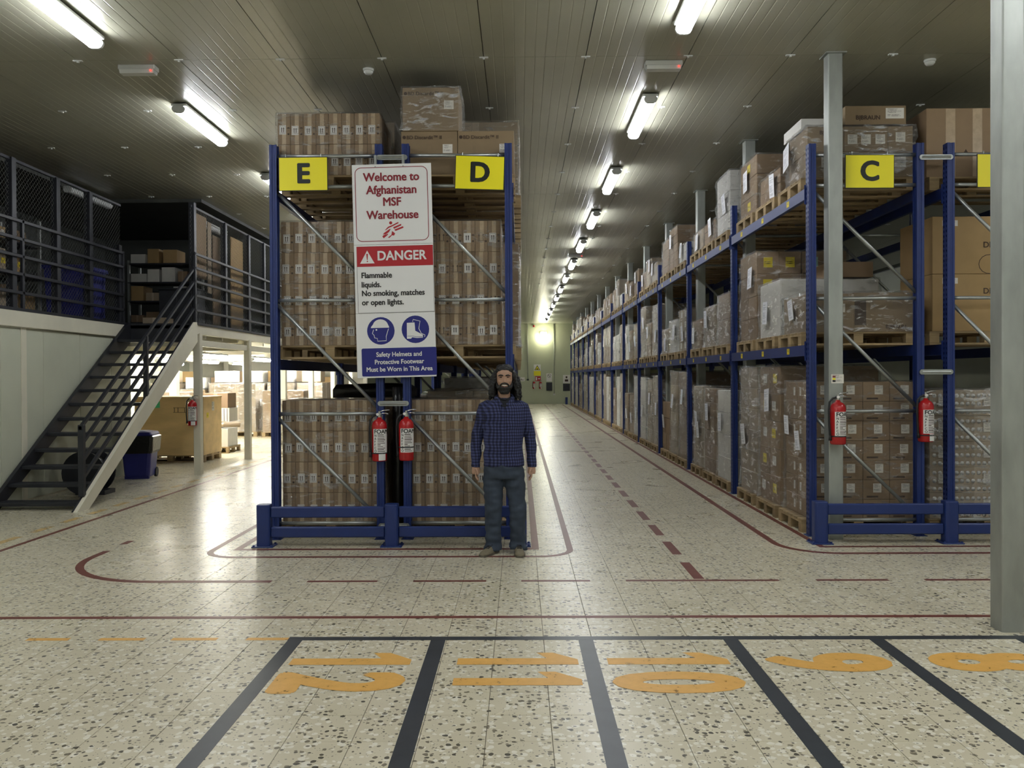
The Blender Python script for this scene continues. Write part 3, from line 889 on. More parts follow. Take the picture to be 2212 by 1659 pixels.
dome = [sp(180, 1238), sp(182, 1230)] + [sp(250 + 56 * math.cos(R(180 - k * 15)), 1226 - 50 * math.sin(R(k * 15))) for k in range(1, 12)] + [sp(312, 1230), sp(313, 1238)]
flat(dome[::-1], 'sign_white', p_m, 'helmet_shape', -0.0018)
outline([sp(200, 1250), sp(190, 1278), sp(202, 1290), sp(206, 1310), sp(225, 1314), sp(227, 1334), sp(290, 1332), sp(290, 1300), sp(308, 1245)], 0.006, 'sign_white', p_m, 'head_outline', -0.0018, False)
flat(disc(sp(220, 1252), 0.009, 10), 'sign_white', p_m, 'eye_dot', -0.0018)
flat([sp(442, 1207), sp(498, 1205), sp(502, 1265), sp(556, 1296), sp(556, 1316), sp(512, 1318), sp(478, 1312), sp(470, 1322), sp(440, 1322)][::-1], 'sign_white', p_m, 'boot_shape', -0.0018)
outline([sp(443, 1303), sp(480, 1303), sp(510, 1310), sp(554, 1310)], 0.004, 'sign_blue', p_m, 'boot_sole_line', -0.0024, False)
outline([sp(484, 1200), sp(488, 1183), sp(538, 1196), sp(528, 1250), sp(545, 1285), sp(572, 1298), sp(568, 1312)], 0.006, 'sign_white', p_m, 'second_boot_outline', -0.0018, False)
a = sp(108, 1588); b = sp(652, 1385)
flat(rr(a[0], b[0], a[1], b[1], 0.016), 'sign_blue', p_m, 'notice_band', -0.001)
for s_, py in (('Safety Helmets and', 1433), ('Protective Footwear', 1487), ('Must be Worn in This Area', 1540)):
    lettering(s_, 0.064, 'sign_white', p_m, (sp(380, 0)[0], -0.0018, sp(0, py)[1]), bold=0.026, sx=0.93)
for px in (243, 445):
    put('hanger', MB().box(-.012, .012, 0.008, .0535, 1.0, 1.17).mesh('hanger', 'galv'), sg, (sp(px, 0)[0], 0, 0))
for px in (243, 445):
    put('screw', MB().lathe([(0.003, 0), (0.007, -0.001), (0.007, -0.004)], 8).mesh('screw', 'galv'), sg, (sp(px, 0)[0], 0, sp(0, 72)[1]), (R(-90), 0, 0))

# ------------------------------------------------------------------ fire extinguishers
def cyl(u, z, r, a0): 
    a = a0 + u / r
    return (r * math.sin(a), -r * math.cos(a), z)
def extinguisher(x, y, z, label, strap_z=None, tag_low=True, rz=0.0):
    r = 0.075
    t = thing('fire_extinguisher', label, 'fire extinguisher', (x, y, z), (0, 0, R(rz)))
    put('cylinder', MB().lathe([(0.066, 0), (r, 0.012), (r, 0.36), (0.068, 0.385), (0.05, 0.408), (0.026, 0.422), (0.02, 0.44)], 28).mesh('cylinder', 'ext_red', True), t)
    a0 = R(-42); rl = r + 0.0008
    mb = MB(); n = 14; w = 0.165
    v = []
    for k in range(n + 1):
        u = w * k / n; v += [cyl(u, 0.085, rl, a0), cyl(u, 0.325, rl, a0)]
    mb.add(v, [(2 * i, 2 * i + 2, 2 * i + 3, 2 * i + 1) for i in range(n)])
    lb = put('instruction_label', mb.mesh('instruction_label', 'paper'), t)
    def curved(s_, size, u0, zc, bold, al='LEFT', m='ink'):
        me = text_mesh(s_, size, m, bold, al).copy()
        for vx in me.vertices: vx.co = cyl(vx.co.x + u0, vx.co.y + zc, rl + 0.0012, a0)
        put('lettering', me, lb)
    curved('FOAM', 0.058, 0.012, 0.297, 0.03)
    for k, ch in enumerate('NAFFCO'): curved(ch, 0.033, 0.014, 0.258 - 0.031 * k, 0.02)
    mb = MB()
    rnd = random.Random(5)
    for k in range(11):
        zz = 0.262 - 0.0165 * k; w_ = rnd.uniform(0.03, 0.085); n = 5
        v = []
        for j in range(n + 1):
            u = 0.048 + w_ * j / n; v += [cyl(u, zz, rl + .0006, a0), cyl(u, zz + (0.006 if k % 3 else 0.008), rl + .0006, a0)]
        mb.add(v, [(2 * i, 2 * i + 2, 2 * i + 3, 2 * i + 1) for i in range(n)])
    put('small_print', mb.mesh('small_print', 'ink_soft'), lb)
    if tag_low:
        mb = MB(); v = []
        for k in range(7):
            u = 0.06 + 0.075 * k / 6; v += [cyl(u, 0.01, rl + .0008, a0), cyl(u, 0.08, rl + .0008, a0)]
        mb.add(v, [(2 * i, 2 * i + 2, 2 * i + 3, 2 * i + 1) for i in range(6)])
        put('inspection_tag', mb.mesh('inspection_tag', 'paper'), t)
    put('valve', MB().lathe([(0.018, 0.438), (0.02, 0.47), (0.012, 0.478), (0.012, 0.5)], 12).box(-0.016, 0.016, -0.03, 0.03, 0.455, 0.48).mesh('valve', 'chrome'), t)
    put('handle', MB().tube([(0.0, 0.0, 0.495), (0.05, 0, 0.51), (0.1, 0, 0.512)], [0.009, 0.007, 0.005], 6).tube([(0.0, 0, 0.475), (0.06, 0, 0.48), (0.09, 0, 0.47)], 0.006, 6).mesh('handle', 'chrome', True), t)
    put('gauge', MB().lathe([(0.004, 0.0), (0.014, 0.002), (0.014, 0.012)], 12).mesh('gauge', 'paper'), t, (-0.012, -0.032, 0.47), (R(90), 0, 0))
    put('hose', MB().tube([(-0.015, 0, 0.465), (-0.055, -0.005, 0.455), (-0.088, -0.012, 0.42), (-0.096, -0.016, 0.34), (-0.094, -0.02, 0.2), (-0.088, -0.02, 0.1), (-0.086, -0.02, 0.07)], 0.01, 8).tube([(-0.086, -0.02, 0.09), (-0.084, -0.02, 0.04)], [0.011, 0.018], 8).mesh('hose', 'rubber', True), t)
    if strap_z:
        put('strap', MB().lathe([(r + .002, strap_z), (r + .002, strap_z + 0.012)], 28).mesh('strap', 'rubber'), t)
    put('wall_bracket', MB().box(-0.02, 0.02, r - 0.004, r + 0.012, 0.1, 0.46).mesh('wall_bracket', 'galv'), t)
extinguisher(-1.415, 8.60, 0.81, 'red foam extinguisher with white label on the upright under the welcome sign, E rack side', 0.075)
extinguisher(-1.145, 8.60, 0.815, 'red foam extinguisher with strap across its pale label, on the D rack upright', 0.13, tag_low=False)
extinguisher(3.155, 8.525, 0.965, 'red foam extinguisher on the galvanised column by the C rack', 0.075, tag_low=False)
extinguisher(4.10, 8.69, 0.975, 'red foam extinguisher with white tag on the upright beside the C rack', 0.06)
extinguisher(-5.575, 14.514, 0.845, 'red foam extinguisher on the white mezzanine post above the plywood crate', 0.075)
# small chart stuck on the column
t = thing('pocket_calendar', 'small white chart with coloured squares stuck on the galvanised column', 'notice', (3.185, 8.617, 1.615))
put('card', sheet(0.125, 0.09, 'note_label', 'card'), t)
for k, m_ in enumerate(('ink_red', 'yellow', 'ink')):
    put('colour_square', MB().box(-0.05, -0.02, -0.0012, -0.0007, 0.012 - 0.022 * k, 0.03 - 0.022 * k).mesh('colour_square', m_), t)
# ------------------------------------------------------------------ pallets
PX, PY, PH = 1.2, 0.8, 0.14       # pallet size, long side across the rack
DECK = MB().bbox(-PX / 2, PX / 2, -0.07, 0.07, 0, 0.02, 0.003).mesh('deck_board', 'wood')
CROSS = MB().box(-0.05, 0.05, -PY / 2, PY / 2, 0, 0.02).mesh('cross_board', 'wood')
BLOCK = MB().bbox(-0.05, 0.05, -0.05, 0.05, 0, 0.08, 0.003).mesh('block', 'wood')
BOTTOM = MB().box(-PX / 2, PX / 2, -0.05, 0.05, 0, 0.02).mesh('bottom_board', 'wood')
def pallet_parts():
    L_ = []
    for y in (-0.33, -0.165, 0, 0.165, 0.33): L_.append(('deck_board', DECK, (0, y, 0.12)))
    for x in (-0.55, 0, 0.55): L_.append(('cross_board', CROSS, (x, 0, 0.10)))
    for x in (-0.55, 0, 0.55):
        for y in (-0.35, 0, 0.35): L_.append(('block', BLOCK, (x, y, 0.02)))
    for y in (-0.35, 0, 0.35): L_.append(('bottom_board', BOTTOM, (0, y, 0)))
    return L_
PARTS = pallet_parts()
def joined_pallet():
    mb = MB()
    for n, me, loc in PARTS:
        o = len(mb.v); mb.add([v.co + Vector(loc) for v in me.vertices], [tuple(p.vertices) for p in me.polygons])
    return mb.mesh('wooden_pallet', 'wood')
PALLET_ONE = joined_pallet()
def pallet(x, y, z, label, group, parts=True, m=None, rz=0):
    if not parts:
        return put('wooden_pallet', PALLET_ONE, None, (x, y, z), (0, 0, rz), label=label, cat='pallet', group=group)
    t = thing('wooden_pallet', label, 'pallet', (x, y, z), (0, 0, rz), group)
    for n, me, loc in PARTS: put(n, me, t, loc)
    return t

# ------------------------------------------------------------------ cartons with arrow labels (E and D racks)
CW, CD, CH = 0.1305, 0.3, 0.318
def carton_mesh(w, d, h, m):
    key = ('carton', round(w, 3), round(d, 3), round(h, 3), m)
    if key not in CACHE:
        mb = MB(); mb.bbox(-w / 2, w / 2, -d / 2, d / 2, 0, h, 0.004)
        # lid seam: a shallow flap line pressed across the top
        mb.box(-w / 2 + .004, w / 2 - .004, -0.0015, 0.0015, h, h + 0.0008)
        CACHE[key] = mb.mesh('carton', m)
    return CACHE[key]
def arrow_label_mesh(w, h, framed=True):
    key = ('arrow', w, h, framed)
    if key in CACHE: return CACHE[key]
    mb = MB()
    mb.slot(0).box(-w / 2, w / 2, -0.0008, 0, -h / 2, h / 2)
    mb.slot(1); y = -0.0012
    if framed:
        a, b, k = w * .42, h * .43, 0.0022
        for x0, x1, z0, z1 in ((-a, a, b - k, b), (-a, a, -b, -b + k), (-a, -a + k, -b, b), (a - k, a, -b, b)):
            mb.quad((x0, y, z0), (x1, y, z0), (x1, y, z1), (x0, y, z1))
    for cx in (-w * .15, w * .15):
        s = w * 0.055
        mb.quad((cx - s, y, -h * .25), (cx + s, y, -h * .25), (cx + s, y, h * .12), (cx - s, y, h * .12))
        mb.poly([(cx - s * 2.1, y, h * .12), (cx + s * 2.1, y, h * .12), (cx, y, h * .3)])
    if framed: mb.quad((-w * .28, y, -h * .33), (w * .28, y, -h * .33), (w * .28, y, -h * .29), (-w * .28, y, -h * .29))
    CACHE[key] = mb.mesh('arrow_label', ['paper', 'ink_soft' if framed else 'ink'])
    return CACHE[key]
def printed_arrows_mesh():
    key = ('parrow',)
    if key in CACHE: return CACHE[key]
    mb = MB(); y = -0.0006
    for cx, c2 in ((-0.022, 1), (0.022, 1)):
        s = 0.003
        mb.quad((cx - s, y, -0.03), (cx + s, y, -0.03), (cx + s, y, 0.02), (cx - s, y, 0.02))
        mb.poly([(cx - .01, y, .02), (cx + .01, y, .02), (cx, y, .04)])
    mb.quad((-.04, y, -.036), (.04, y, -.036), (.04, y, -.032), (-.04, y, -.032))
    CACHE[key] = mb.mesh('printed_arrows', 'ink_soft')
    return CACHE[key]
def umbrella_mesh():
    key = ('umb',)
    if key in CACHE: return CACHE[key]
    mb = MB(); y = -0.0006
    mb.poly([(-0.016, y, 0.012)] + [(0.016 * math.cos(R(180 - 30 * k)), y, 0.012 + 0.014 * math.sin(R(30 * k))) for k in range(1, 6)] + [(0.016, y, 0.012)])
    mb.quad((-.0012, y, -.014), (.0012, y, -.014), (.0012, y, .012), (-.0012, y, .012))
    mb.poly([(0.011 * math.cos(k * .785), y, -0.045 + 0.011 * math.sin(k * .785)) for k in range(8)])
    CACHE[key] = mb.mesh('handling_marks', 'ink_soft')
    return CACHE[key]
TAPE = {}
def tape_mesh(h):
    if h not in TAPE: TAPE[h] = MB().box(-0.021, 0.021, -0.0006, 0, 0.002, h - 0.002).mesh('tape_strip', 'tape')
    return TAPE[h]
rng = random.Random(11)
CM = carton_mesh(CW, CD, CH, 'carton_plain')
def arrow_carton(x, y, z, label, group, style=0):
    """style 0 framed label, 1 bold arrows, 2 printed arrows, 3 no marks"""
    o = put('carton', CM, None, (x, y, z), (0, 0, R(rng.uniform(-0.15, 0.15))), label=label, cat='carton', group=group)
    put('tape_strip', tape_mesh(CH), o, (rng.uniform(-0.006, 0.006), -CD / 2, 0), label='paler packing tape')
    jx, jz = rng.uniform(-0.008, 0.008), rng.uniform(-0.006, 0.006)
    if style == 0: put('arrow_label', arrow_label_mesh(0.07, 0.094), o, (-0.012 + jx, -CD / 2 - 0.0008, CH * .46 + jz))
    elif style == 1: put('arrow_label', arrow_label_mesh(0.074, 0.098, False), o, (-0.01 + jx, -CD / 2 - 0.0008, CH * .46 + jz))
    elif style == 2: put('printed_arrows', printed_arrows_mesh(), o, (-0.01 + jx, -CD / 2 - 0.0008, CH * .46))
    if style < 3: put('handling_marks', umbrella_mesh(), o, (0.046, -CD / 2 - 0.0004, CH * .48))
    return o
ORD = ['bottom', 'second', 'third', 'fourth']
def carton_wall(side, level, xs0, n, yf, z0, rows, where, styles):
    gap = 0.0018
    for r_ in range(rows):
        nm = 'top' if r_ == rows - 1 else ORD[r_]
        lab = 'brown arrow-marked carton, %s row %s' % (nm, where)
        for k in range(n):
            st = styles(r_, k)
            arrow_carton(xs0 + (k + .5) * (CW + gap), yf + CD / 2 + rng.uniform(0, 0.008), z0 + r_ * (CH + 0.0015), lab, 'arrow-marked cartons, %s row %s' % (nm, where), st)
    # the cartons standing behind the front ones, seen only from above and between
    mb = MB()
    for r_ in range(rows):
        for j in range(0, 2):
            for k in range(n):
                x = xs0 + k * (CW + gap); y = yf + CD + 0.02 + j * 0.235; z = z0 + r_ * (CH + .0015)
                mb.box(x, x + CW, y, y + 0.23, z, z + CH)
    put('cartons_behind', mb.mesh('cartons_behind', 'carton_plain'), None, label='brown cartons packed behind the front row of the stack %s' % where, cat='cartons', kind='stuff')
YF = 8.84
carton_wall('E', 0, -2.462, 8, YF, PH, 4, 'on the floor pallet of the E rack', lambda r_, k: 0)
carton_wall('E', 1, -2.462, 8, YF, LEV_E[0] + PH, 4, 'on the middle level of the E rack', lambda r_, k: 0)
carton_wall('E', 2, -2.49, 8, YF, LEV_E[1] + PH, 2, 'on top of the E rack', lambda r_, k: 0)
carton_wall('D', 0, -1.118, 7, YF, PH, 4, 'on the floor pallet of the D rack', lambda r_, k: 0)
carton_wall('D', 1, -1.118, 7, YF, LEV_E[0] + PH, 4, 'on the middle level of the D rack', lambda r_, k: [2, 0, 2, 1, 2, 0, 1][(k + r_ * 3) % 7])
EC = (-2.50 - 1.425) / 2; DC = (-1.152 - .108) / 2
for x, nm in ((EC, 'E'), (DC, 'D')):
    for z, w in ((0, 'on the floor'), (LEV_E[0], 'on the middle beams'), (LEV_E[1], 'on the top beams')):
        t = pallet(x, YF + 0.4, z, 'wooden pallet %s behind the %s rack end frame' % (w, nm), None)
        t.scale = (0.98, 1, 1)
# big cartons on top of D
def big_carton(x0, x1, y0, y1, z0, z1, label, m='carton_big', tape=None, group=None, rz=0):
    me = carton_mesh(x1 - x0, y1 - y0, z1 - z0, m)
    o = put('carton', me, None, ((x0 + x1) / 2, (y0 + y1) / 2, z0), (0, 0, R(rz)), label=label, cat='carton', group=group)
    return o
zb = LEV_E[1] + PH
for x0, z0, lab in ((-1.215, zb, 'large brown syringe carton at the bottom, beside the gap, on the D rack top'),
                    (-0.63, zb, 'large brown syringe carton behind the D sign'),
                    (-1.2, zb + 0.452, 'large brown syringe carton standing on two others, highest on the D rack')):
    o = big_carton(x0, x0 + 0.58, 8.86, 9.44, z0, z0 + 0.45, lab)
    lettering('BD Discardit™ II', 0.052, 'ink_soft', o, (-0.235, -0.2912, 0.385), bold=0.012, align='LEFT')
    put('logo_mark', MB().poly([(0.018 * math.cos(k * .52), -0.2912, 0.018 * math.sin(k * .52)) for k in range(12)]).mesh('logo_mark', 'ink_soft'), o, (-0.258, 0, 0.388))
    put('shipping_label', sheet(0.1, 0.09, 'note_label'), o, (0.19, -0.2912, 0.27))
    for cx in (-0.12, 0.0):
        put('print_column', sheet(0.035, 0.2, 'carton_big'), o, (cx, -0.2908, 0.2))

# ------------------------------------------------------------------ stretch film
def wrap_mesh(seed, n=12, amp=0.012):
    """unit film shell (sides and top, open below): -0.5..0.5, 0..1"""
    rnd = random.Random(seed)
    v = []; f = []
    per = []
    for k in range(4 * n):
        s, u = divmod(k, n); u = u / n - 0.5
        per.append([(u, -0.5), (0.5, u), (-u, 0.5), (-0.5, -u)][s])
    rows = n
    for r_ in range(rows + 1):
        z = r_ / rows
        for x, y in per:
            d = noise.noise(Vector((x * 4 + seed * 7, y * 4, z * 7))) * amp + 0.012
            if r_ == 0: d += 0.015
            cx = x * (1 + d * 2); cy = y * (1 + d * 2)
            if r_ == rows: cx *= 0.99; cy *= 0.99
            v.append((cx, cy, z * 1.006 + (noise.noise(Vector((x * 6, y * 6, seed))) * 0.012 if r_ == rows else 0)))
    m = 4 * n
    for r_ in range(rows):
        for k in range(m):
            j = (k + 1) % m
            f.append((r_ * m + k, r_ * m + j, (r_ + 1) * m + j, (r_ + 1) * m + k))
    c = len(v); v.append((0, 0, 1.0))
    for k in range(m): f.append((rows * m + k, rows * m + (k + 1) % m, c))
    return MB().add(v, f)
WRAPS = [wrap_mesh(s).mesh('stretch_wrap', 'film', True) for s in range(4)]
WRAPS_H = [wrap_mesh(s + 9, amp=0.02).mesh('stretch_wrap', 'film_heavy', True) for s in range(4)]

def film_around(x0, x1, y0, y1, z0, z1, label, heavy=False, k=0):
    o = put('stretch_wrap', (WRAPS_H if heavy else WRAPS)[k % 4], None, ((x0 + x1) / 2, (y0 + y1) / 2, z0), (0, 0, 0), scale=(x1 - x0, y1 - y0, z1 - z0), label=label, cat='stretch film')
    return o
film_around(-2.47, -1.40, YF - .006, YF + .8, PH, PH + 4 * .3195 + .004, 'clear film around the cartons on the floor pallet of the E rack', k=0)
film_around(-2.47, -1.40, YF - .006, YF + .8, LEV_E[0] + PH, LEV_E[0] + PH + 4 * .3195 + .004, 'clear film around the cartons on the middle level of the E rack', k=1)
film_around(-2.495, -1.43, YF - .006, YF + .8, LEV_E[1] + PH, LEV_E[1] + PH + 2 * .3195 + .004, 'clear film around the cartons on top of the E rack', k=2)
film_around(-1.125, -0.19, YF - .006, YF + .8, PH, PH + 4 * .3195 + .004, 'clear film around the cartons on the floor pallet of the D rack', k=3)
film_around(-1.125, -0.19, YF - .006, YF + .8, LEV_E[0] + PH, LEV_E[0] + PH + 4 * .3195 + .004, 'clear film around the cartons on the middle level of the D rack', k=0)
film_around(-1.21, -0.6, 8.85, 9.46, zb + .452, zb + .91, 'clear film around the highest syringe carton on the D rack', True, 1)
# black wrapped goods glimpsed between the E and D racks
put('black_wrapped_post', MB().tube([(-1.285, 9.0, 0.0), (-1.285, 9.0, 0.5), (-1.28, 9.0, 1.1), (-1.29, 9.0, 1.55)], [0.062, 0.055, 0.06, 0.05], 10).mesh('black_wrapped_post', 'black_film', True), None, label='upright post wrapped in black plastic between the E and D racks', cat='post')
mb = MB()
rg = []
for k, (y, s) in enumerate(((-0.45, .7), (-0.4, 1), (-.2, 1.04), (0, .98), (.2, 1.05), (.42, .95), (.46, .6))):
    rg.append([(x * s * 0.46, y, 0.06 + z * s * (0.075 + 0.01 * (k % 2))) for x, z in [(1, -1), (1.02, .3), (.85, .95), (.3, 1.1), (-.3, 1.0), (-.9, .9), (-1, .2), (-1, -1)]])
mb.loft(rg)
put('black_bundle', mb.mesh('black_bundle', 'black_film', True), None, (-1.8, 10.72, 1.43), label='black plastic wrapped bundle lying on cartons inside the E rack', cat='bundle')

# ------------------------------------------------------------------ loads: cartons held together by film on a pallet
rl = random.Random(3)
UNIT = {}
def unit_carton(m):
    if m not in UNIT:
        UNIT[m] = MB().bbox(-0.5, 0.5, -0.5, 0.5, 0, 1, 0.012).mesh('carton', m)
    return UNIT[m]
def load(label, xf, yc, z0, w, d, h, ny, nz, mats, side=-1, nx=2, notes=1, labels=None, film=True, heavy=False, group=None, front_labels=None, carton_note=0):
    """xf: x of the aisle face; side -1 means that face looks towards -X. Load is ONE thing (film holds it)."""
    xc = xf - side * d / 2
    t = thing('wrapped_load', label, 'pallet load', (xc, yc, z0), (0, 0, 0), group)
    hz = h / nz
    for k in range(nz):
        for i in range(nx):
            for j in range(ny):
                m = mats[(k + i + j) % len(mats)] if isinstance(mats, list) else mats
                cx = (-d / 2 + (i + .5) * d / nx) + rl.uniform(-.004, .004)
                cy = (-w / 2 + (j + .5) * w / ny) + rl.uniform(-.004, .004)
                o = put('carton', unit_carton(m), t, (cx, cy, k * hz), (0, 0, 0), scale=(d / nx - .006, w / ny - .006, hz - .003))
                outer = (i == 0 and side == -1) or (i == nx - 1 and side == 1)
                if labels and outer:
                    ml = labels[(k + j) % len(labels)]
                    if ml:
                        lw, lh = min(.14, w / ny * .45), min(.11, hz * .55)
                        put('carton_label', sheet(lw, lh, ml), t, (side * (d / 2 + .001), cy + rl.uniform(-.04, .04), (k + .55) * hz), (0, 0, R(90 * side)))
                if front_labels and j == 0:
                    ml = front_labels[(k + i) % len(front_labels)]
                    if ml: put('carton_label', sheet(min(.12, d / nx * .4), min(.13, hz * .6), ml), t, (cx, -w / 2 - .0025, (k + .5) * hz))
    if film:
        fz = 0.0
        put('stretch_wrap', (WRAPS_H if heavy else WRAPS)[rl.randrange(4)], t, (0, 0, fz), scale=(d + .01, w + .01, h - fz + .008))
    for q in range(notes):
        yy = rl.uniform(-w * .28, w * .28); zz = h * rl.uniform(.35, .75)
        nt_ = put('delivery_note', sheet(0.19, 0.27, 'note'), t, (side * (d / 2 + .038), yy, zz), (R(rl.uniform(-5, 5)), R(rl.uniform(-6, 6)), R(90 * side)), label='white paper delivery note')
    return t

def slot_y(k, s): return FR[k] + 0.09 + 0.475 + 0.935 * s
POS = ['nearest the frame with the C sign', 'in the middle', 'at the far end']
LV = ['on floor', 'on middle beams', 'on top beams']
ORDB = ['first', 'second', 'third', 'fourth', 'fifth', 'sixth', 'seventh', 'eighth', 'ninth', 'tenth', 'eleventh', 'twelfth', 'thirteenth']
def c_label(what, bay, lev, s): return '%s %s, %s of the %s C bay' % (what, LV[lev], ORDB[s], ORDB[bay])
ZB = [PH, LEV_C[0] + PH, LEV_C[1] + PH]

# --- first C bay: the near slots whose carton fronts show, cartons as things of their own
def c_pallet(bay, s, lev, parts): 
    return pallet(3.55, slot_y(bay, s), ZB[lev] - PH, c_label('wooden pallet', bay, lev, s), None, parts)
for lev in range(3): c_pallet(0, 0, lev, True)
y0 = slot_y(0, 0) - 0.4
for r_ in range(7):
    nm = ['bottom', 'second', 'third', 'fourth', 'fifth', 'sixth', 'top'][r_]
    for i in range(4):
        x0 = 3.04 + i * 0.278
        for j in range(2):
            o = big_carton(x0, x0 + 0.275, y0 + j * .4, y0 + j * .4 + .397, PH + r_ * .206, PH + r_ * .206 + .204, 'brown white-labelled carton in the %s row on the floor of the first C bay' % nm, 'carton_plain', group='cartons of the %s row under the C sign' % nm)
            if j == 0:
                put('paper_label', sheet(0.086, 0.094, 'note_label'), o, (0.02 + rl.uniform(-.01, .01), -0.1995, 0.12))
                put('printed_name', MB().quad((-.1, -.1992, .02), (.02, -.1992, .02), (.02, -.1992, .038), (-.1, -.1992, .038)).mesh('printed_name', 'ink_soft'), o)
            if i == 0: put('paper_label', sheet(0.05, 0.09, 'note_label'), o, (-0.1385, 0.1 if j == 0 else -.1, 0.1), (0, 0, R(-90)))
film_around(3.03, 4.165, y0 - .008, y0 + .81, PH, PH + 7 * .206 + .004, 'clear film around the white-labelled cartons on the floor under the C sign', k=2)
for k, (dy, dz) in enumerate(((.25, .95), (.62, 1.1))):
    put('delivery_note', sheet(0.15, 0.21, 'note'), None, (2.985, y0 + dy, dz), (R(3), R(-5 + 6 * k), R(-90)), label='white delivery note taped on the %s side of the first C floor stack' % ('near' if k == 0 else 'far'), cat='paper')
# middle level
z = ZB[1]
def braun(o, dx, fy, dz, size=.052): lettering('B|BRAUN', size, 'ink_soft', o, (dx, fy, dz), bold=0.03)
o = big_carton(3.02, 3.5, y0, y0 + .55, z, z + .4, 'brown carton with paper label at the aisle end of the middle C level')
put('paper_label', sheet(.1, .09, 'note_label'), o, (.1, -.2765, .25))
o = big_carton(3.5, 4.14, y0, y0 + .55, z, z + .41, 'brown medical carton under film on the middle C level beside a dark strip')
braun(o, .12, -.2765, .05)
put('dark_band', sheet(.12, .3, 'ink_soft'), o, (-.25, -.2762, .22), label='dark printed panel')
o = big_carton(3.02, 3.3, y0 + .56, y0 + .8, z, z + .41, 'small brown carton behind the labelled one on the middle C level')
film_around(3.01, 4.15, y0 - .01, y0 + .81, z, z + .425, 'clear film around the low cartons on the middle level under the C sign', True, 3)
put('delivery_note', sheet(0.16, 0.22, 'note'), None, (2.97, y0 + .42, z + .26), (R(4), R(-6), R(-90)), label='white delivery note hanging on the low stack of the middle C level', cat='paper')
# top level
z = ZB[2]
for r_, (hz, xs_) in enumerate(((.265, (3.02, 3.36, 3.72, 4.12)), (.265, (3.02, 3.40, 3.86, 4.12)), (.2, (3.08, 3.42, 4.06)))):
    zz = z + sum((.267, .267)[:r_]) + (.018 if r_ == 2 else 0)
    for i in range(len(xs_) - 1):
        if r_ == 2 and i == 0: continue
        o = big_carton(xs_[i] + .002, xs_[i + 1] - .002, y0 + (.02 if r_ == 2 else 0), y0 + .6, zz, zz + hz, 'brown carton number-labelled in the %s tier on top of the first C bay' % ('bottom', 'middle', 'highest')[r_], group='cartons of the %s tier above the C sign' % ('bottom', 'middle', 'highest')[r_] if r_ < 2 else None)
        wdt = xs_[i + 1] - xs_[i]
        fy = -o.dimensions.y / 2 - .0012
        if r_ == 2:
            braun(o, -.08, fy, .075, .062); put('paper_label', sheet(.19, .11, 'note_label'), o, (.2, fy, .12))
        elif r_ == 1:
            if i == 1:
                for q in (-.14, -.0, .15): put('paper_label', sheet(.1, .1, 'note_label'), o, (q, fy, .13))
            elif i == 0: braun(o, .05, fy, .2, .055)
            else: put('paper_label', sheet(.1, .1, 'note_label'), o, (0, fy, .15))
        else: put('paper_label', sheet(.15, .11, 'note_label'), o, (.05, fy, .16))
o = big_carton(3.02, 3.4, y0 + .2, y0 + .8, z + .552, z + .676, 'pale carton lid end lying above the aisle side of the first C bay', 'carton_white')
film_around(3.0, 4.14, y0 - .012, y0 + .62, z, z + .545, 'shiny film around the labelled cartons above the C sign', True, 0)
put('delivery_note', sheet(0.2, 0.28, 'note'), None, (2.95, y0 + .5, z + .33), (R(-5), R(-14), R(-90)), label='white delivery note fluttering on the top load above the C rack end', cat='paper')

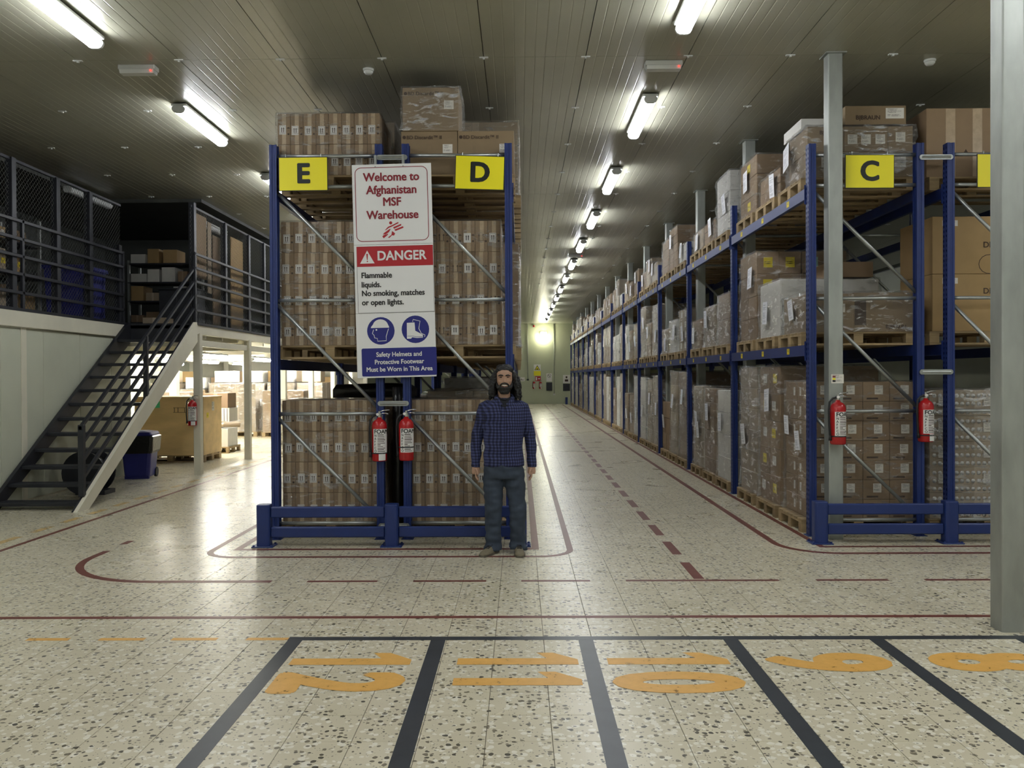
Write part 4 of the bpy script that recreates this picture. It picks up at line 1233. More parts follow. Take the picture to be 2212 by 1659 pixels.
# --- remaining slots of the near bays, each with its own make-up
YL, ML_, NL = 'yellow_label', 'mint_label', 'note_label'
spec = {
    (0, 1, 0): dict(h=1.62, ny=2, nz=5, mats='carton_plain', labels=[YL, NL], notes=1, what='tall film-wrapped carton load with yellow labels'),
    (0, 2, 0): dict(h=1.62, ny=2, nz=6, mats='carton_pale', notes=1, heavy=True, what='tall grey-filmed carton load'),
    (0, 1, 1): dict(h=.66, ny=1, nz=1, mats='carton_white', notes=1, nx=1, what='single white carton under film'),
    (0, 2, 1): dict(h=1.12, ny=2, nz=4, mats='carton_plain', notes=1, nx=4, front_labels=[YL, ML_, YL, YL], what='brown load with yellow and mint labels'),
    (0, 1, 2): dict(h=.34, ny=2, nz=2, mats='carton', notes=1, what='low film-wrapped carton load'),
    (0, 2, 2): dict(h=.74, ny=1, nz=3, mats='carton_plain', notes=1, labels=[YL, None], what='brown carton load with a yellow strip'),
    (1, 0, 0): dict(h=1.3, ny=2, nz=4, mats='carton_white', notes=1, what='pale carton load'),
    (1, 1, 0): dict(h=1.31, ny=2, nz=6, mats='carton', notes=1, front_labels=[YL], what='brown carton load edged with yellow labels'),
    (1, 2, 0): dict(h=1.34, ny=1, nz=2, mats='carton_pale', notes=2, heavy=True, what='bulky load under grey film'),
    (1, 0, 1): dict(h=.74, ny=1, nz=2, mats='carton', notes=0, heavy=True, what='crumpled film-wrapped carton load'),
    (1, 1, 1): dict(h=.63, ny=1, nz=1, mats='carton_pale', notes=1, heavy=True, what='pale film-wrapped box'),
    (1, 2, 1): dict(h=.48, ny=1, nz=2, mats='carton', notes=1, what='low carton load with delivery note'),
    (1, 0, 2): dict(h=.85, ny=1, nz=3, mats='carton_white', notes=1, heavy=True, what='tall pale load in crumpled film'),
    (1, 1, 2): dict(h=.34, ny=2, nz=3, mats='carton', notes=1, what='low brown carton load'),
    (1, 2, 2): dict(h=.36, ny=1, nz=1, mats='carton_pale', notes=1, heavy=True, what='low rounded load in film'),
    (2, 0, 0): dict(h=1.58, ny=1, nz=5, mats='carton', notes=1, what='tall brown carton load'),
    (2, 1, 0): dict(h=1.6, ny=1, nz=6, mats='carton_pale', notes=1, what='tall pale carton load'),
    (2, 2, 0): dict(h=.98, ny=2, nz=3, mats='carton_plain', notes=1, film=False, what='low unwrapped brown carton load'),
    (2, 0, 1): dict(h=.76, ny=2, nz=4, mats='carton_pale', notes=1, labels=[NL], what='carton load with white labels'),
    (2, 1, 1): dict(h=.62, ny=1, nz=2, mats='carton_white', notes=2, heavy=True, what='pinkish-white filmed load'),
    (2, 2, 1): dict(h=.5, ny=1, nz=1, mats='carton_pale', notes=1, heavy=True, what='low filmed load'),
    (2, 0, 2): dict(h=.34, ny=1, nz=1, mats='carton_white', notes=1, what='low white boxed load'),
    (2, 1, 2): dict(h=.8, ny=2, nz=5, mats='carton', notes=1, what='tall brown carton load with film'),
    (2, 2, 2): dict(h=.7, ny=1, nz=4, mats='carton', notes=0, heavy=True, what='brown carton load in shiny film'),
}
KIND = ['brown carton load', 'pale filmed carton load', 'white boxed load', 'grey-filmed load', 'tan carton load']
KM = ['carton', 'carton_pale', 'carton_white', 'carton_pale', 'carton_plain']
for bay in range(0, 5):
    for lev in range(3):
        for s in range(3):
            if bay == 0 and s == 0: continue
            sp_ = spec.get((bay, s, lev))
            if sp_ is None:
                q = rl.randrange(5)
                hh = (rl.uniform(1.0, 1.6), rl.uniform(.5, 1.25), rl.uniform(.35, .9))[lev]
                sp_ = dict(h=hh, ny=rl.choice((1, 2)), nz=max(1, round(hh / .3)), mats=KM[q], heavy=q in (1, 3), notes=1, what=KIND[q])
            sp_ = dict(sp_); what = sp_.pop('what')
            load(c_label(what, bay, lev, s), 2.985 + rl.uniform(0, .03), slot_y(bay, s), ZB[lev], .78 + rl.uniform(0, .05), 1.14, side=-1, **sp_)
            c_pallet(bay, s, lev, bay < 2)
# extra boxes seen behind the first C frame
o = big_carton(3.62, 4.13, slot_y(0, 1) - .3, slot_y(0, 1) + .3, ZB[1] + .69, ZB[1] + .87, 'brown carton lying on the white box of the middle C level', 'carton_plain')

# --- farther loads: one mesh each, made from a few patterns
def far_load_mesh(seed, h, m, heavy):
    rnd = random.Random(seed)
    mb = MB(); w, d = .8, 1.14
    nz = max(1, round(h / .32)); ny = rnd.choice((1, 2))
    for k in range(nz):
        for j in range(ny):
            for i in range(2):
                mb.slot(0).box(-d / 2 + i * d / 2 + .003, -d / 2 + (i + 1) * d / 2 - .003, -w / 2 + j * w / ny + .003, -w / 2 + (j + 1) * w / ny - .003, k * h / nz, (k + 1) * h / nz - .003)
    wr = wrap_mesh(seed, 8, .02)
    mb.slot(1).add([(x * (d + .01), y * (w + .01), z * (h + .008)) for x, y, z in wr.v], wr.f)
    for s in (-1, 1):
        y, z = rnd.uniform(-.2, .2), h * .6
        mb.slot(2).quad((s * (d / 2 + .035), y - .07, z - .1), (s * (d / 2 + .035), y + .07, z - .1), (s * (d / 2 + .035), y + .07, z + .1), (s * (d / 2 + .035), y - .07, z + .1))
    return mb.mesh('wrapped_load', [m, 'film_heavy' if heavy else 'film', 'paper'])
FARH = [[1.15, 1.35, 1.5, 1.58], [.55, .8, 1.05, 1.2], [.35, .5, .65, .85]]
FAR = [[far_load_mesh(20 + lev * 9 + k, FARH[lev][k], ['carton', 'carton_pale', 'carton_white', 'carton_pale'][(k + lev) % 4], k % 2 == 1) for k in range(4)] for lev in range(3)]
FKIND = ['brown carton', 'pale carton', 'white boxed', 'pale filmed']
HK = ['low', 'medium-high', 'tall', 'very tall']
for bay in range(5, 13):
    for lev in range(3):
        for s in range(3):
            k = rl.randrange(4)
            put('wrapped_load', FAR[lev][k], None, (3.575, slot_y(bay, s), ZB[lev]), label=c_label(HK[k] + ' wrapped ' + FKIND[(k + lev) % 4] + ' load', bay, lev, s), cat='pallet load')
            c_pallet(bay, s, lev, False)
# loads deeper in the E and D racks
ZE = [PH, LEV_E[0] + PH, LEV_E[1] + PH]
for nm, xc, nb in (('E', EC, 3), ('D', DC, 5)):
    for bay in range(nb):
        for lev in range(3):
            for s in range(3):
                if bay == 0 and s == 0: continue
                k = rl.randrange(1, 3) if lev == 0 else rl.randrange(4)
                if nm == 'E' and lev == 0: k = 0
                y = FRED[bay] + .15 + .42 + .97 * s
                x = xc + (0.09 if nm == 'D' else 0.0)
                o = put('wrapped_load', FAR[lev][k], None, (x, y, ZE[lev]), label='%s wrapped %s load %s, %s of the %s %s bay' % (HK[k], FKIND[(k + lev) % 4], LV[lev], ORDB[s], ORDB[bay], nm), cat='pallet load')
                o.scale = (.93, .96, 1)
                p_ = pallet(xc + (.05 if nm == 'D' else 0), y, ZE[lev] - PH, 'wooden pallet %s, %s slot of the %s %s bay' % (LV[lev], ORDB[s], ORDB[bay], nm), None, False)
                p_.scale = (1.0 if nm == 'D' else .98, 1, 1)
# --- B rack, seen between the C frame and the lone column
yb = y0
o = big_carton(4.27, 5.33, yb + .02, yb + .78, ZB[2], ZB[2] + .72, 'large brown taped carton on top of the rack behind the C rack', 'carton_plain')
for q in (-.28, .0): put('tape_strip', sheet(.1, .71, 'tape'), o, (q, -.3812, .36))
put('yellow_label', sheet(.14, .22, 'yellow_label'), o, (.28, -.3815, .5)); put('paper_label', sheet(.14, .14, 'note_label'), o, (.28, -.3815, .3))
lettering('▲', .09, 'ink_soft', o, (-.12, -.3815, .25), bold=0)
for r_, lab in ((0, 'large tan carton on the pallet, middle level of the rack behind C'), (1, 'large tan carton with outline drawing, upper of two behind the C rack')):
    o = big_carton(4.33, 5.4, yb + .02, yb + .78, ZB[1] + r_ * .603, ZB[1] + r_ * .603 + .6, lab, 'carton_tan')
    lettering('DR.', .085, 'ink_soft', o, (.06, -.3812, .42 if r_ == 0 else .3), bold=.02)
    put('paper_label', sheet(.16, .06, 'note_label'), o, (-.35, -.3812, .53))
    if r_: outline([(.06 + .11 * math.cos(R(60 + k * 24)), .1 + .1 * math.sin(R(60 + k * 24))) for k in range(11)], .008, 'ink_soft', o, 'outline_drawing', -.3812, False)
for r_ in range(5):
    o = big_carton(4.3, 5.4, yb + .02, yb + .8, PH + r_ * .27, PH + r_ * .27 + .268, 'filmed tray of bottles, %s tier on the floor behind the C guard' % ['bottom', 'second', 'third', 'fourth', 'top'][r_], 'carton_pale')
    mb = MB()
    for i in range(18):
        for j in range(3):
            mb.lathe([(.006, -.012), (.02, -.006), (.024, 0)], 6, (0, 0, 0))
            mb.xf(Matrix.Translation((-.5 + i * .058, -.392, .04 + j * .085)) @ Matrix.Rotation(R(90), 4, 'X') @ Matrix.Scale(1, 4), len(mb.v) - 18)
    b_ = put('bottle_ends', mb.mesh('bottle_ends', 'paper', True), o, kind='stuff')
    for q in (-.42, .05): put('paper_label', sheet(.09, .1, 'note_label'), o, (q, -.408, .15))
film_around(4.28, 5.42, yb - .03, yb + .82, PH, PH + 5 * .27 + .01, 'clear film around the bottle trays on the floor behind the C guard', True, 1)
for lev in range(3):
    p_ = pallet(4.915, yb + .4, ZB[lev] - PH, 'wooden pallet %s in the rack behind the C rack' % LV[lev], None, True)
    p_.scale = (1.04, 1, 1)
# ------------------------------------------------------------------ mezzanine and stairs
DZ = 2.6
put('wall_partition', MB().box(-6.9, -6.72, Y0, 14.7, 0, 2.34).mesh('wall_partition', 'white_steel'), kind='structure', label='pale panelled wall below the mezzanine beside the stairs')
wp = bpy.data.objects['wall_partition']
for k in range(8):
    y = 7.0 + k * 1.0
    if y > 14: break
    put('wall_panel', MB().bbox(-6.72, -6.705, y + .006, min(y + .994, 14.7), 0.02, 2.33, .004).mesh('wall_panel', 'wall'), wp)
wall('wall_store', (X0, -5.6, 31.0, 31.1, 0, 2.42), 'white_steel', 'white rear wall of the store under the mezzanine')
wall('wall_mezzanine', (X0, -5.7, 19.6, 19.7, DZ, H - .001), 'dark_backing_shade', 'wall painted dark as shade at the back of the mezzanine storage')  # shade of the storage interior is painted onto these two walls
wall('wall_mezzanine_side', (-9.6, -9.5, 4, 19.6, DZ, H - .06), 'dark_backing_shade', 'wall painted dark as shade along the side of the mezzanine storage')
put('shade_sheet_1', MB().box(X0, -7.5, 4, 19.6, H - .06, H - .001).box(-7.5, -5.72, 15.4, 19.6, H - .06, H - .001).mesh('shade_sheet_1', 'dark_backing_shade'), kind='structure', label='added dark sheet standing for shade under the ceiling of the mezzanine storage')  # dark sheet added as the shade below the mezzanine ceiling

mz = thing('mezzanine_platform', 'white steel mezzanine platform on square posts behind the stairs', 'mezzanine', (-5.5, 14.5, 0))
def mpart(name, mb, m): 
    mb.xf(Matrix.Translation((5.5, -14.5, 0))); return put(name, mb.mesh(name, m), mz)
mpart('deck', MB().box(X0 + .01, -6.74, Y0 + .01, 14.5, 2.5, 2.585).box(X0 + .01, -5.56, 14.5, 31, 2.5, 2.585), 'dark_steel')
mpart('edge_beam', MB().bbox(-6.74, -6.66, Y0 + .01, 14.5, 2.345, 2.56, .006), 'white_steel')
mpart('edge_beam', MB().bbox(-5.56, -5.48, 14.5, 31, 2.40, 2.56, .006), 'white_steel')
mpart('landing_beam', MB().bbox(-6.66, -5.56, 14.5, 14.56, 2.3, 2.56, .006), 'dark_steel')
mpart('toe_strip', MB().box(-6.76, -6.658, Y0 + .01, 14.5, 2.56, 2.6), 'dark_steel')
mpart('toe_strip', MB().box(-5.58, -5.46, 14.5, 31, 2.56, 2.6), 'dark_steel')
for k in range(19):
    mpart('joist', MB().box(X0 + .1, -5.56, 15.1 + k * .85, 15.16 + k * .85, 2.34, 2.5), 'white_steel')
for y in (14.66, 17.34, 20.0, 22.65, 25.3, 28.0, 30.6):
    mpart('post', MB().prism([(p[0] - 5.59, p[1] + y - .06) for p in tube_profile(.125)], 0, 2.42, 'z'), 'white_steel')
    mpart('cross_beam', MB().bbox(X0 + .1 if y > 15 else -6.71, -5.6, y - .04, y + .04, 2.2, 2.34, .005), 'white_steel')
for y in (14.66, 17.34, 20.0, 22.65, 25.3, 28.0):
    mpart('tie_beam', MB().bbox(-5.57, -5.5, y + .07, y + 2.58, 2.2, 2.31, .005), 'white_steel')
for x in (-8.2, -10.6):
    for y in (20.0, 25.3, 30.6):
        mpart('post', MB().prism([(p[0] + x, p[1] + y - .06) for p in tube_profile(.18)], 0, 2.42, 'z'), 'white_steel')
mpart('wall_post', MB().bbox(-6.707, -6.692, 11.45, 11.57, 0, 2.345, .004), 'white_steel')

# battens under the mezzanine
for x in (-6.6, -8.9, -11.0):
    for y in (17.6, 21.0, 23.6, 26.3):
        batten(x, y, 2.2, 1.5, 'tube_mezz', 'bright lit batten hanging under the mezzanine among the stored goods', 'battens under the mezzanine')

# staircase
st = thing('staircase', 'dark steel open-tread staircase with white outer stringer rising to the mezzanine', 'staircase', (-6.08, 10.5, 0))
def spart(name, mb, m, sm=False):
    mb.xf(Matrix.Translation((6.08, -10.5, 0))); return put(name, mb.mesh(name, m, sm), st)
poly = [(10.5, 0), (10.80, 0), (14.503, 2.268), (14.503, 2.6), (14.44, 2.6)]
spart('outer_stringer', MB().prism(poly, -5.52, -5.47, 'x'), 'white_steel')
spart('stringer_lining', MB().prism([(min(y + .01, 14.503), z) for y, z in poly], -5.55, -5.521, 'x'), 'dark_steel')
spart('inner_stringer', MB().prism(poly, -6.657, -6.607, 'x'), 'dark_steel')
slope = 2.6 / 3.95
for k in range(12):
    z = 0.05 + 0.2 * k + .0
    y = 10.62 + z / slope
    spart('tread', MB().bbox(-6.609, -5.549, y - .02, y + .25, z, z + .045, .006), 'dark_steel')
def rz(y): return (y - 10.75) * (3.5 - 1.05) / (14.5 - 10.75) + 1.05
sx = -5.535
spart('handrail_post', MB().bbox(sx - .035, sx + .035, 10.72, 10.79, .16, 1.07, .006), 'dark_steel')
spart('handrail_post', MB().bbox(sx - .032, sx + .032, 12.6, 12.665, 1.3, rz(12.63), .006), 'dark_steel')
for k in range(4):
    o_ = -0.225 * k
    a = (10.75 if k else 10.72); b = 14.5
    mb = MB().prism([(a, rz(a) + o_ - .022), (b, rz(b) + o_ - .022), (b, rz(b) + o_ + .022), (a, rz(a) + o_ + .022)], sx - .02, sx + .02, 'x')
    spart('handrail', mb, 'dark_steel')

# railings with chain-link mesh
def chain_link(L_, h, pitch=0.075, r=0.0022):
    mb = MB()
    n = int((L_ + h) / pitch)
    for k in range(n):
        c = k * pitch
        for s in (1, -1):
            # line y = c - s.. in local (u along, w up)
            u0 = c - h; u1 = c
            p = [(u0, 0.0), (u1, h)] if s == 1 else [(u0, h), (u1, 0.0)]
            (ua, wa), (ub, wb) = p
            if ua < 0: t_ = -ua / (ub - ua); wa += (wb - wa) * t_; ua = 0
            if ub > L_: t_ = (L_ - ua) / (ub - ua); wb = wa + (wb - wa) * t_; ub = L_
            if ub - ua < .02: continue
            mb.tube([(0, ua, wa), (0, ub, wb)], r, 3, caps=False)
    return mb.mesh('chain_link_mesh', 'wire')
M['wire'] = mat('wire', (120, 124, 122), 0.4, 0.6)
def railing(label, x, ya, yb, posts, heavy, mx):
    t = thing('mezzanine_railing', label, 'railing', (x, ya, DZ))
    L_ = yb - ya
    for z in (0.21, 0.46, 0.70, 0.93, 1.17):
        put('rail', MB().bbox(-.02, .02, 0, L_, z - .022, z + .022, .005).mesh('rail', 'dark_steel'), t)
    for y in posts: put('post', MB().bbox(-.02, .02, y - ya - .025, y - ya + .025, 0, 1.2, .004).mesh('post', 'dark_steel'), t)
    for y, h_ in heavy: put('fence_post', MB().bbox(mx - .05, mx + .05, y - ya - .05, y - ya + .05, 0, h_, .006).mesh('fence_post', 'dark_steel'), t)
    put('fence_top_rail', MB().bbox(mx - .02, mx + .02, 0, L_, 1.96, 2.0, .004).mesh('fence_top_rail', 'dark_steel'), t)
    put('chain_link_mesh', chain_link(L_, 2.0), t, (mx, 0, 0), kind='stuff')
railing('dark rails with chain-link fence along the mezzanine left of the stairs', -6.7, 8.0, 14.46, (11.5, 14.43), ((9.3, 2.0), (11.35, 2.0), (12.45, 1.98), (13.4, 1.98), (14.38, 1.3)), -.06)
railing('dark rails with chain-link fence along the mezzanine over the white posts', -5.52, 14.5, 24.0, (14.53, 17.4, 20.3), ((14.6, 2.05), (16.15, 1.98), (17.55, 1.98), (18.6, 1.98), (20.6, 1.98)), -.06)

# goods kept on the mezzanine
rm = random.Random(8)
def board(x, ya, yb, z0, z1, label, m='carton_tan'):
    put('cardboard_sheet', MB().bbox(x - .02, x, ya, yb, z0, z1, .004).mesh('cardboard_sheet', m), None, label=label, cat='cardboard')
board(-5.64, 14.72, 15.42, 3.42, 4.54, 'tan cardboard sheet high behind the fence at the top of the stairs', 'carton_plain')
board(-5.66, 15.55, 15.72, 3.2, 4.5, 'narrow pale cardboard strip behind the mezzanine fence', 'carton_pale')
board(-5.66, 15.8, 16.5, 2.62, 4.3, 'brown cardboard sheet standing behind the mezzanine fence', 'carton')
board(-5.64, 16.72, 17.45, 2.62, 4.42, 'tall light tan cardboard sheet standing behind the mezzanine fence', 'carton_tan')
def shelf(name_label, x0, x1, y0_, y1_, zs, h, m='galv'):
    t = thing('metal_shelf', name_label, 'shelf', ((x0 + x1) / 2, (y0_ + y1_) / 2, DZ))
    cx, cy = (x0 + x1) / 2, (y0_ + y1_) / 2
    for x in (x0, x1 - .04):
        for y in (y0_, y1_ - .04): put('post', MB().box(x - cx, x - cx + .04, y - cy, y - cy + .04, 0, h).mesh('post', m), t)
    for z in zs: put('shelf_board', MB().bbox(x0 - cx, x1 - cx, y0_ - cy, y1_ - cy, z - .03, z, .004).mesh('shelf_board', 'dark_steel'), t)
shelf('grey metal shelf of small boxes behind the left fence', -8.1, -7.45, 9.6, 13.3, (.1, .6, 1.1), 1.5)
shelf('grey metal shelf of boxes at the end of the landing', -7.3, -6.05, 15.9, 16.4, (.1, .5, .85, 1.2), 1.25)
cols = ['carton_plain', 'carton_pale', 'carton_white', 'carton', 'carton_tan']
nmx = {'carton_plain': 'brown', 'carton_pale': 'pale', 'carton_white': 'white', 'carton': 'taped brown', 'carton_tan': 'tan'}
for z, lv in ((.1, 'bottom'), (.6, 'middle'), (1.1, 'top')):
    y = 9.7
    while y < 12.85:
        w = rm.uniform(.2, .42); h_ = rm.uniform(.15, .36); m_ = rm.choice(cols)
        o = big_carton(-7.9, -7.5, y, y + w, DZ + z, DZ + z + h_, 'small %s box on the %s shelf behind the left mezzanine fence' % (nmx[m_], lv), m_, group='%s boxes on the %s shelf behind the fence' % (nmx[m_], lv))
        if rm.random() < .5: put('paper_label', sheet(.1, .08, rm.choice(('yellow_label', 'note_label', 'mint_label'))), o, (.2015, 0, h_ * .5), (0, 0, R(90)))
        y += w + rm.uniform(.03, .2)
for z, lv in ((.1, 'lowest'), (.5, 'second'), (.85, 'third'), (1.2, 'top')):
    x = -7.25
    while x < -6.35:
        w = rm.uniform(.16, .3); h_ = rm.uniform(.12, .28); m_ = rm.choice(cols)
        o = big_carton(x, x + w, 15.93, 16.33, DZ + z, DZ + z + h_, 'small %s box on the %s shelf at the end of the landing' % (nmx[m_], lv), m_, group='%s boxes on the %s landing shelf' % (nmx[m_], lv))
        x += w + rm.uniform(.01, .08)
# big blue crate, black cabinet
cr = thing('storage_crate', 'large blue plastic crate behind the left mezzanine fence', 'crate', (-7.15, 13.75, DZ))
put('body', MB().loft([[(x * .28, y * .33, 0) for x, y in ((-1, -1), (1, -1), (1, 1), (-1, 1))], [(x * .31, y * .37, .78) for x, y in ((-1, -1), (1, -1), (1, 1), (-1, 1))]]).mesh('body', 'bin_blue'), cr)
put('rim', MB().bbox(-.34, .34, -.4, .4, .78, .84, .01).mesh('rim', 'bin_blue'), cr)
put('rib', MB().box(.28, .325, -.3, -.26, .05, .78).box(.28, .325, .26, .3, .05, .78).mesh('rib', 'bin_blue'), cr)
cb_ = thing('cabinet', 'low dark cabinet at the head of the stairs', 'cabinet', (-6.06, 15.35, DZ))
put('body', MB().bbox(-.33, .33, -.22, .22, .02, .62, .008).mesh('body', 'dark_steel'), cb_)
put('top', MB().bbox(-.35, .35, -.24, .24, .62, .65, .006).mesh('top', 'dark_steel'), cb_)
for s in (-1, 1): put('door', MB().bbox(s * .165 - .155, s * .165 + .155, -.235, -.22, .05, .6, .004).mesh('door', 'dark_steel'), cb_)
for x, y in ((-7.35, 13.9), (-6.35, 17.0), (-8.4, 9.6)):
    batten(x, y, H - .06, 1.4, 'diffuser_off', 'unlit white batten under the painted shade of the mezzanine', 'unlit battens on the mezzanine')
o = big_carton(-6.5, -6.1, 14.72, 15.05, DZ, DZ + .1, 'flat grey box lying on the mezzanine landing', 'carton_pale')

# ------------------------------------------------------------------ store under the mezzanine
ct = thing('plywood_crate', 'large plywood crate on a pallet under the mezzanine', 'crate', (-6.87, 17.2, PH))
put('body', MB().bbox(-.68, .68, -.5, .5, 0, 1.12, .006).mesh('body', 'wood_pale'), ct)
put('lid', MB().bbox(-.69, .69, -.51, .51, 1.12, 1.15, .004).mesh('lid', 'wood_pale'), ct)
put('green_note', sheet(.2, .13, 'green_note'), ct, (-.28, -.5012, 1.0), label='green paper note')
mb = MB()
for x in (.1, .17, .3): mb.quad((x, -.5008, .84), (x + .012, -.5008, .84), (x + .012, -.5008, .94), (x, -.5008, .94))
for z in (.84, .93): mb.quad((.08, -.5008, z), (.34, -.5008, z), (.34, -.5008, z + .008), (.08, -.5008, z + .008))
put('stencil_marks', mb.mesh('stencil_marks', 'ink_soft'), ct)
put('yellow_label', sheet(.11, .1, 'yellow_label'), ct, (.684, -.3, .78), (0, 0, R(90)))
put('paper_label', sheet(.14, .18, 'note_label'), ct, (.684, 0.0, .95), (0, 0, R(90)))
p_ = pallet(-6.87, 17.2, 0, 'wooden pallet under the plywood crate', None, True); p_.scale = (1.13, 1.2, 1)
# mixed stack beside the crate
p_ = pallet(-6.75, 19.1, 0, 'wooden pallet under the stack of white and dark boxes', None, True); p_.scale = (.6, 1, 1)
big_carton(-7.05, -6.7, 18.75, 19.4, PH, PH + .42, 'dark blue-grey box at the bottom of the stack beside the crate', 'bin_blue')
big_carton(-6.68, -6.42, 18.75, 19.4, PH, PH + .4, 'white box at the bottom of the stack beside the crate', 'carton_white')
put('foam_roll', MB().tube([(-7.0, 18.78, PH + .48), (-6.2, 18.9, PH + .48)], .055, 10).mesh('foam_roll', 'carton_pale', True), None, label='pale roll lying across the boxes beside the crate', cat='roll')
for k in range(2):
    o = big_carton(-7.05 + .32 * k, -6.74 + .32 * k, 18.85, 19.4, PH + .55, PH + .85, 'white striped box in the stack beside the plywood crate', 'carton_white', group='white striped boxes beside the crate')
    for q in (-.1, -.03, .04, .11): put('dark_stripe', sheet(.012, .28, 'ink'), o, (q, -.2762, .15))
big_carton(-7.0, -6.45, 18.85, 19.4, PH + .853, PH + 1.18, 'brown carton on top of the white striped boxes', 'carton')
# rows of wrapped goods at the back of the store
for k in range(6):
    x = -11.3 + .93 * k
    for r_ in range(2):
        y = 27.6 + r_ * 1.6
        q = rm.randrange(0, 2)
        o = put('wrapped_load', FAR[0][q], None, (x, y, PH), (0, 0, R(90)), label='%s wrapped %s load at the back of the store, %s of its %s row' % (HK[q], FKIND[q], ORDB[k], ORDB[r_]), cat='pallet load')
        pallet(x, y, 0, 'wooden pallet at the back of the store, %s of its %s row' % (ORDB[k], ORDB[r_]), None, False, rz=R(90))
        h_ = FARH[0][q] + PH + .03
        big_carton(x - .3, x + .3, y - .35, y + .25, h_, h_ + .36, 'carton on top of the %s load in the %s row of the store' % (ORDB[k], ORDB[r_]), rm.choice(cols))
for k, (x, y) in enumerate(((-9.0, 22.2), (-8.0, 24.4), (-6.6, 24.2))):
    q = k % 2
    put('wrapped_load', FAR[0][q], None, (x, y, PH), label='%s wrapped %s load standing alone, %s from the plywood crate' % (HK[q], FKIND[q], ORDB[k]), cat='pallet load')
    pallet(x, y, 0, 'wooden pallet standing alone, %s from the plywood crate' % ORDB[k], None, False)

# wheeled bin with a black liner
bn = thing('wheeled_bin', 'blue wheeled bin with black bag folded over its rim beside the stairs', 'bin', (-6.33, 14.2, 0), (0, 0, R(8)))
sq = lambda a, b, z, r=.05: [(p[0], p[1], z) for p in rr(-a, a, -b, b, r, 3)]
put('body', MB().loft([sq(.19, .2, .03), sq(.2, .21, .06), sq(.245, .25, .62), sq(.26, .265, .66)]).mesh('body', 'bin_blue'), bn)
put('liner_bag', MB().loft([sq(.243, .25, .42), sq(.262, .27, .46), sq(.272, .28, .6), sq(.278, .285, .69), sq(.25, .26, .71)]).mesh('liner_bag', 'bag'), bn)
put('lid', MB().loft([sq(.25, .25, .70), sq(.255, .26, .73), sq(.23, .24, .765), sq(.12, .16, .785)]).mesh('lid', 'bin_blue'), bn)
for s in (-1, 1): put('wheel', MB().tube([(s * .2 - .02, .19, .08), (s * .2 + .02, .19, .08)], .08, 16).mesh('wheel', 'rubber'), bn)
put('foot', MB().box(-.19, .19, -.2, -.15, 0, .05).mesh('foot', 'bin_blue'), bn)
# reel under the stairs
re_ = thing('cable_reel', 'dark round reel standing under the stairs', 'reel', (-6.2, 12.25, .31))
for y in (-.16, .16): put('flange', MB().tube([(0, y - .012, 0), (0, y + .012, 0)], .31, 28).mesh('flange', 'dark_steel'), re_)
put('drum', MB().tube([(0, -.15, 0), (0, .15, 0)], .24, 24).mesh('drum', 'rubber'), re_)
put('foot', MB().box(-.12, .3, -.16, .16, -.31, -.25).mesh('foot', 'dark_steel'), re_)
# ------------------------------------------------------------------ far end wall
YE = Y1 - .002
def board_sign(name, label, cat, x, z, w, h, m='paper'):
    t = thing(name, label, cat, (x, YE, z)); put('panel', MB().box(-w / 2, w / 2, -.012, 0, -h / 2, h / 2).mesh('panel', m), t); return t
t = board_sign('warning_sign', 'white and yellow warning triangle sign on the far end wall', 'sign', 1.06, 2.05, .42, .68)
put('triangle', MB().poly([(-.17, -.0135, .0), (.17, -.0135, .0), (0, -.0135, .3)]).mesh('triangle', 'ink'), t)
put('triangle_field', MB().poly([(-.12, -.0145, .025), (.12, -.0145, .025), (0, -.0145, .245)]).mesh('triangle_field', 'yellow'), t)
put('symbol', MB().poly([(-.06, -.0155, .04), (.06, -.0155, .04), (.03, -.0155, .1), (-.03, -.0155, .1)]).mesh('symbol', 'ink'), t)
put('yellow_band', MB().box(-.21, .21, -.014, -.012, -.34, -.05).mesh('yellow_band', 'yellow'), t)
t = board_sign('fire_sign', 'red fire equipment sign below the warning triangle', 'sign', 1.1, 1.53, .34, .3, 'sign_red')
put('pictogram', MB().box(-.13, -.06, -.014, -.012, -.1, .1).mesh('pictogram', 'sign_white'), t)
put('text_panel', MB().box(.0, .13, -.014, -.012, -.03, .03).mesh('text_panel', 'sign_white'), t)
t = board_sign('notice', 'white no-smoking notice beside the pipe on the end wall', 'sign', 1.78, 1.6, .34, .5)
outline([(.1 * math.cos(k * .4), .1 + .1 * math.sin(k * .4)) for k in range(15)], .02, 'ink', t, 'circle_mark', -.0135, False)
put('slash', MB().quad((-.08, -.0137, .15), (-.06, -.0137, .17), (.08, -.0137, .05), (.06, -.0137, .03)).mesh('slash', 'ink'), t)
t = board_sign('hose_box', 'dark box mounted under the no-smoking notice', 'box', 1.78, 1.05, .36, .5, 'dark_steel')
put('door', MB().bbox(-.16, .16, -.12, -.012, -.22, .22, .01).mesh('door', 'dark_steel'), t)
t = board_sign('notice', 'white notice with small pictures near the C rack end', 'sign', 2.83, 1.5, .42, .5)
put('print_block', MB().box(-.05, .05, -.0135, -.012, .05, .17).box(-.1, .1, -.0135, -.012, -.15, -.02).mesh('print_block', 'ink_soft'), t)
t = board_sign('notice_board', 'dark board below the white notice near the C rack end', 'board', 2.83, 1.0, .42, .42, 'dark_steel')
put('frame', MB().box(-.22, .22, -.016, -.012, .19, .22).box(-.22, .22, -.016, -.012, -.22, -.19).mesh('frame', 'dark_steel'), t)
t = board_sign('notice', 'wide low white notice on the end wall behind the man', 'sign', .08, 1.5, .44, .24)
put('print_block', MB().box(-.19, .04, -.0135, -.012, .0, .03).box(-.19, .15, -.0135, -.012, -.06, -.03).mesh('print_block', 'ink_soft'), t)
extinguisher(.86, YE - .09, .92, 'small red extinguisher on the far end wall, paler of the two')
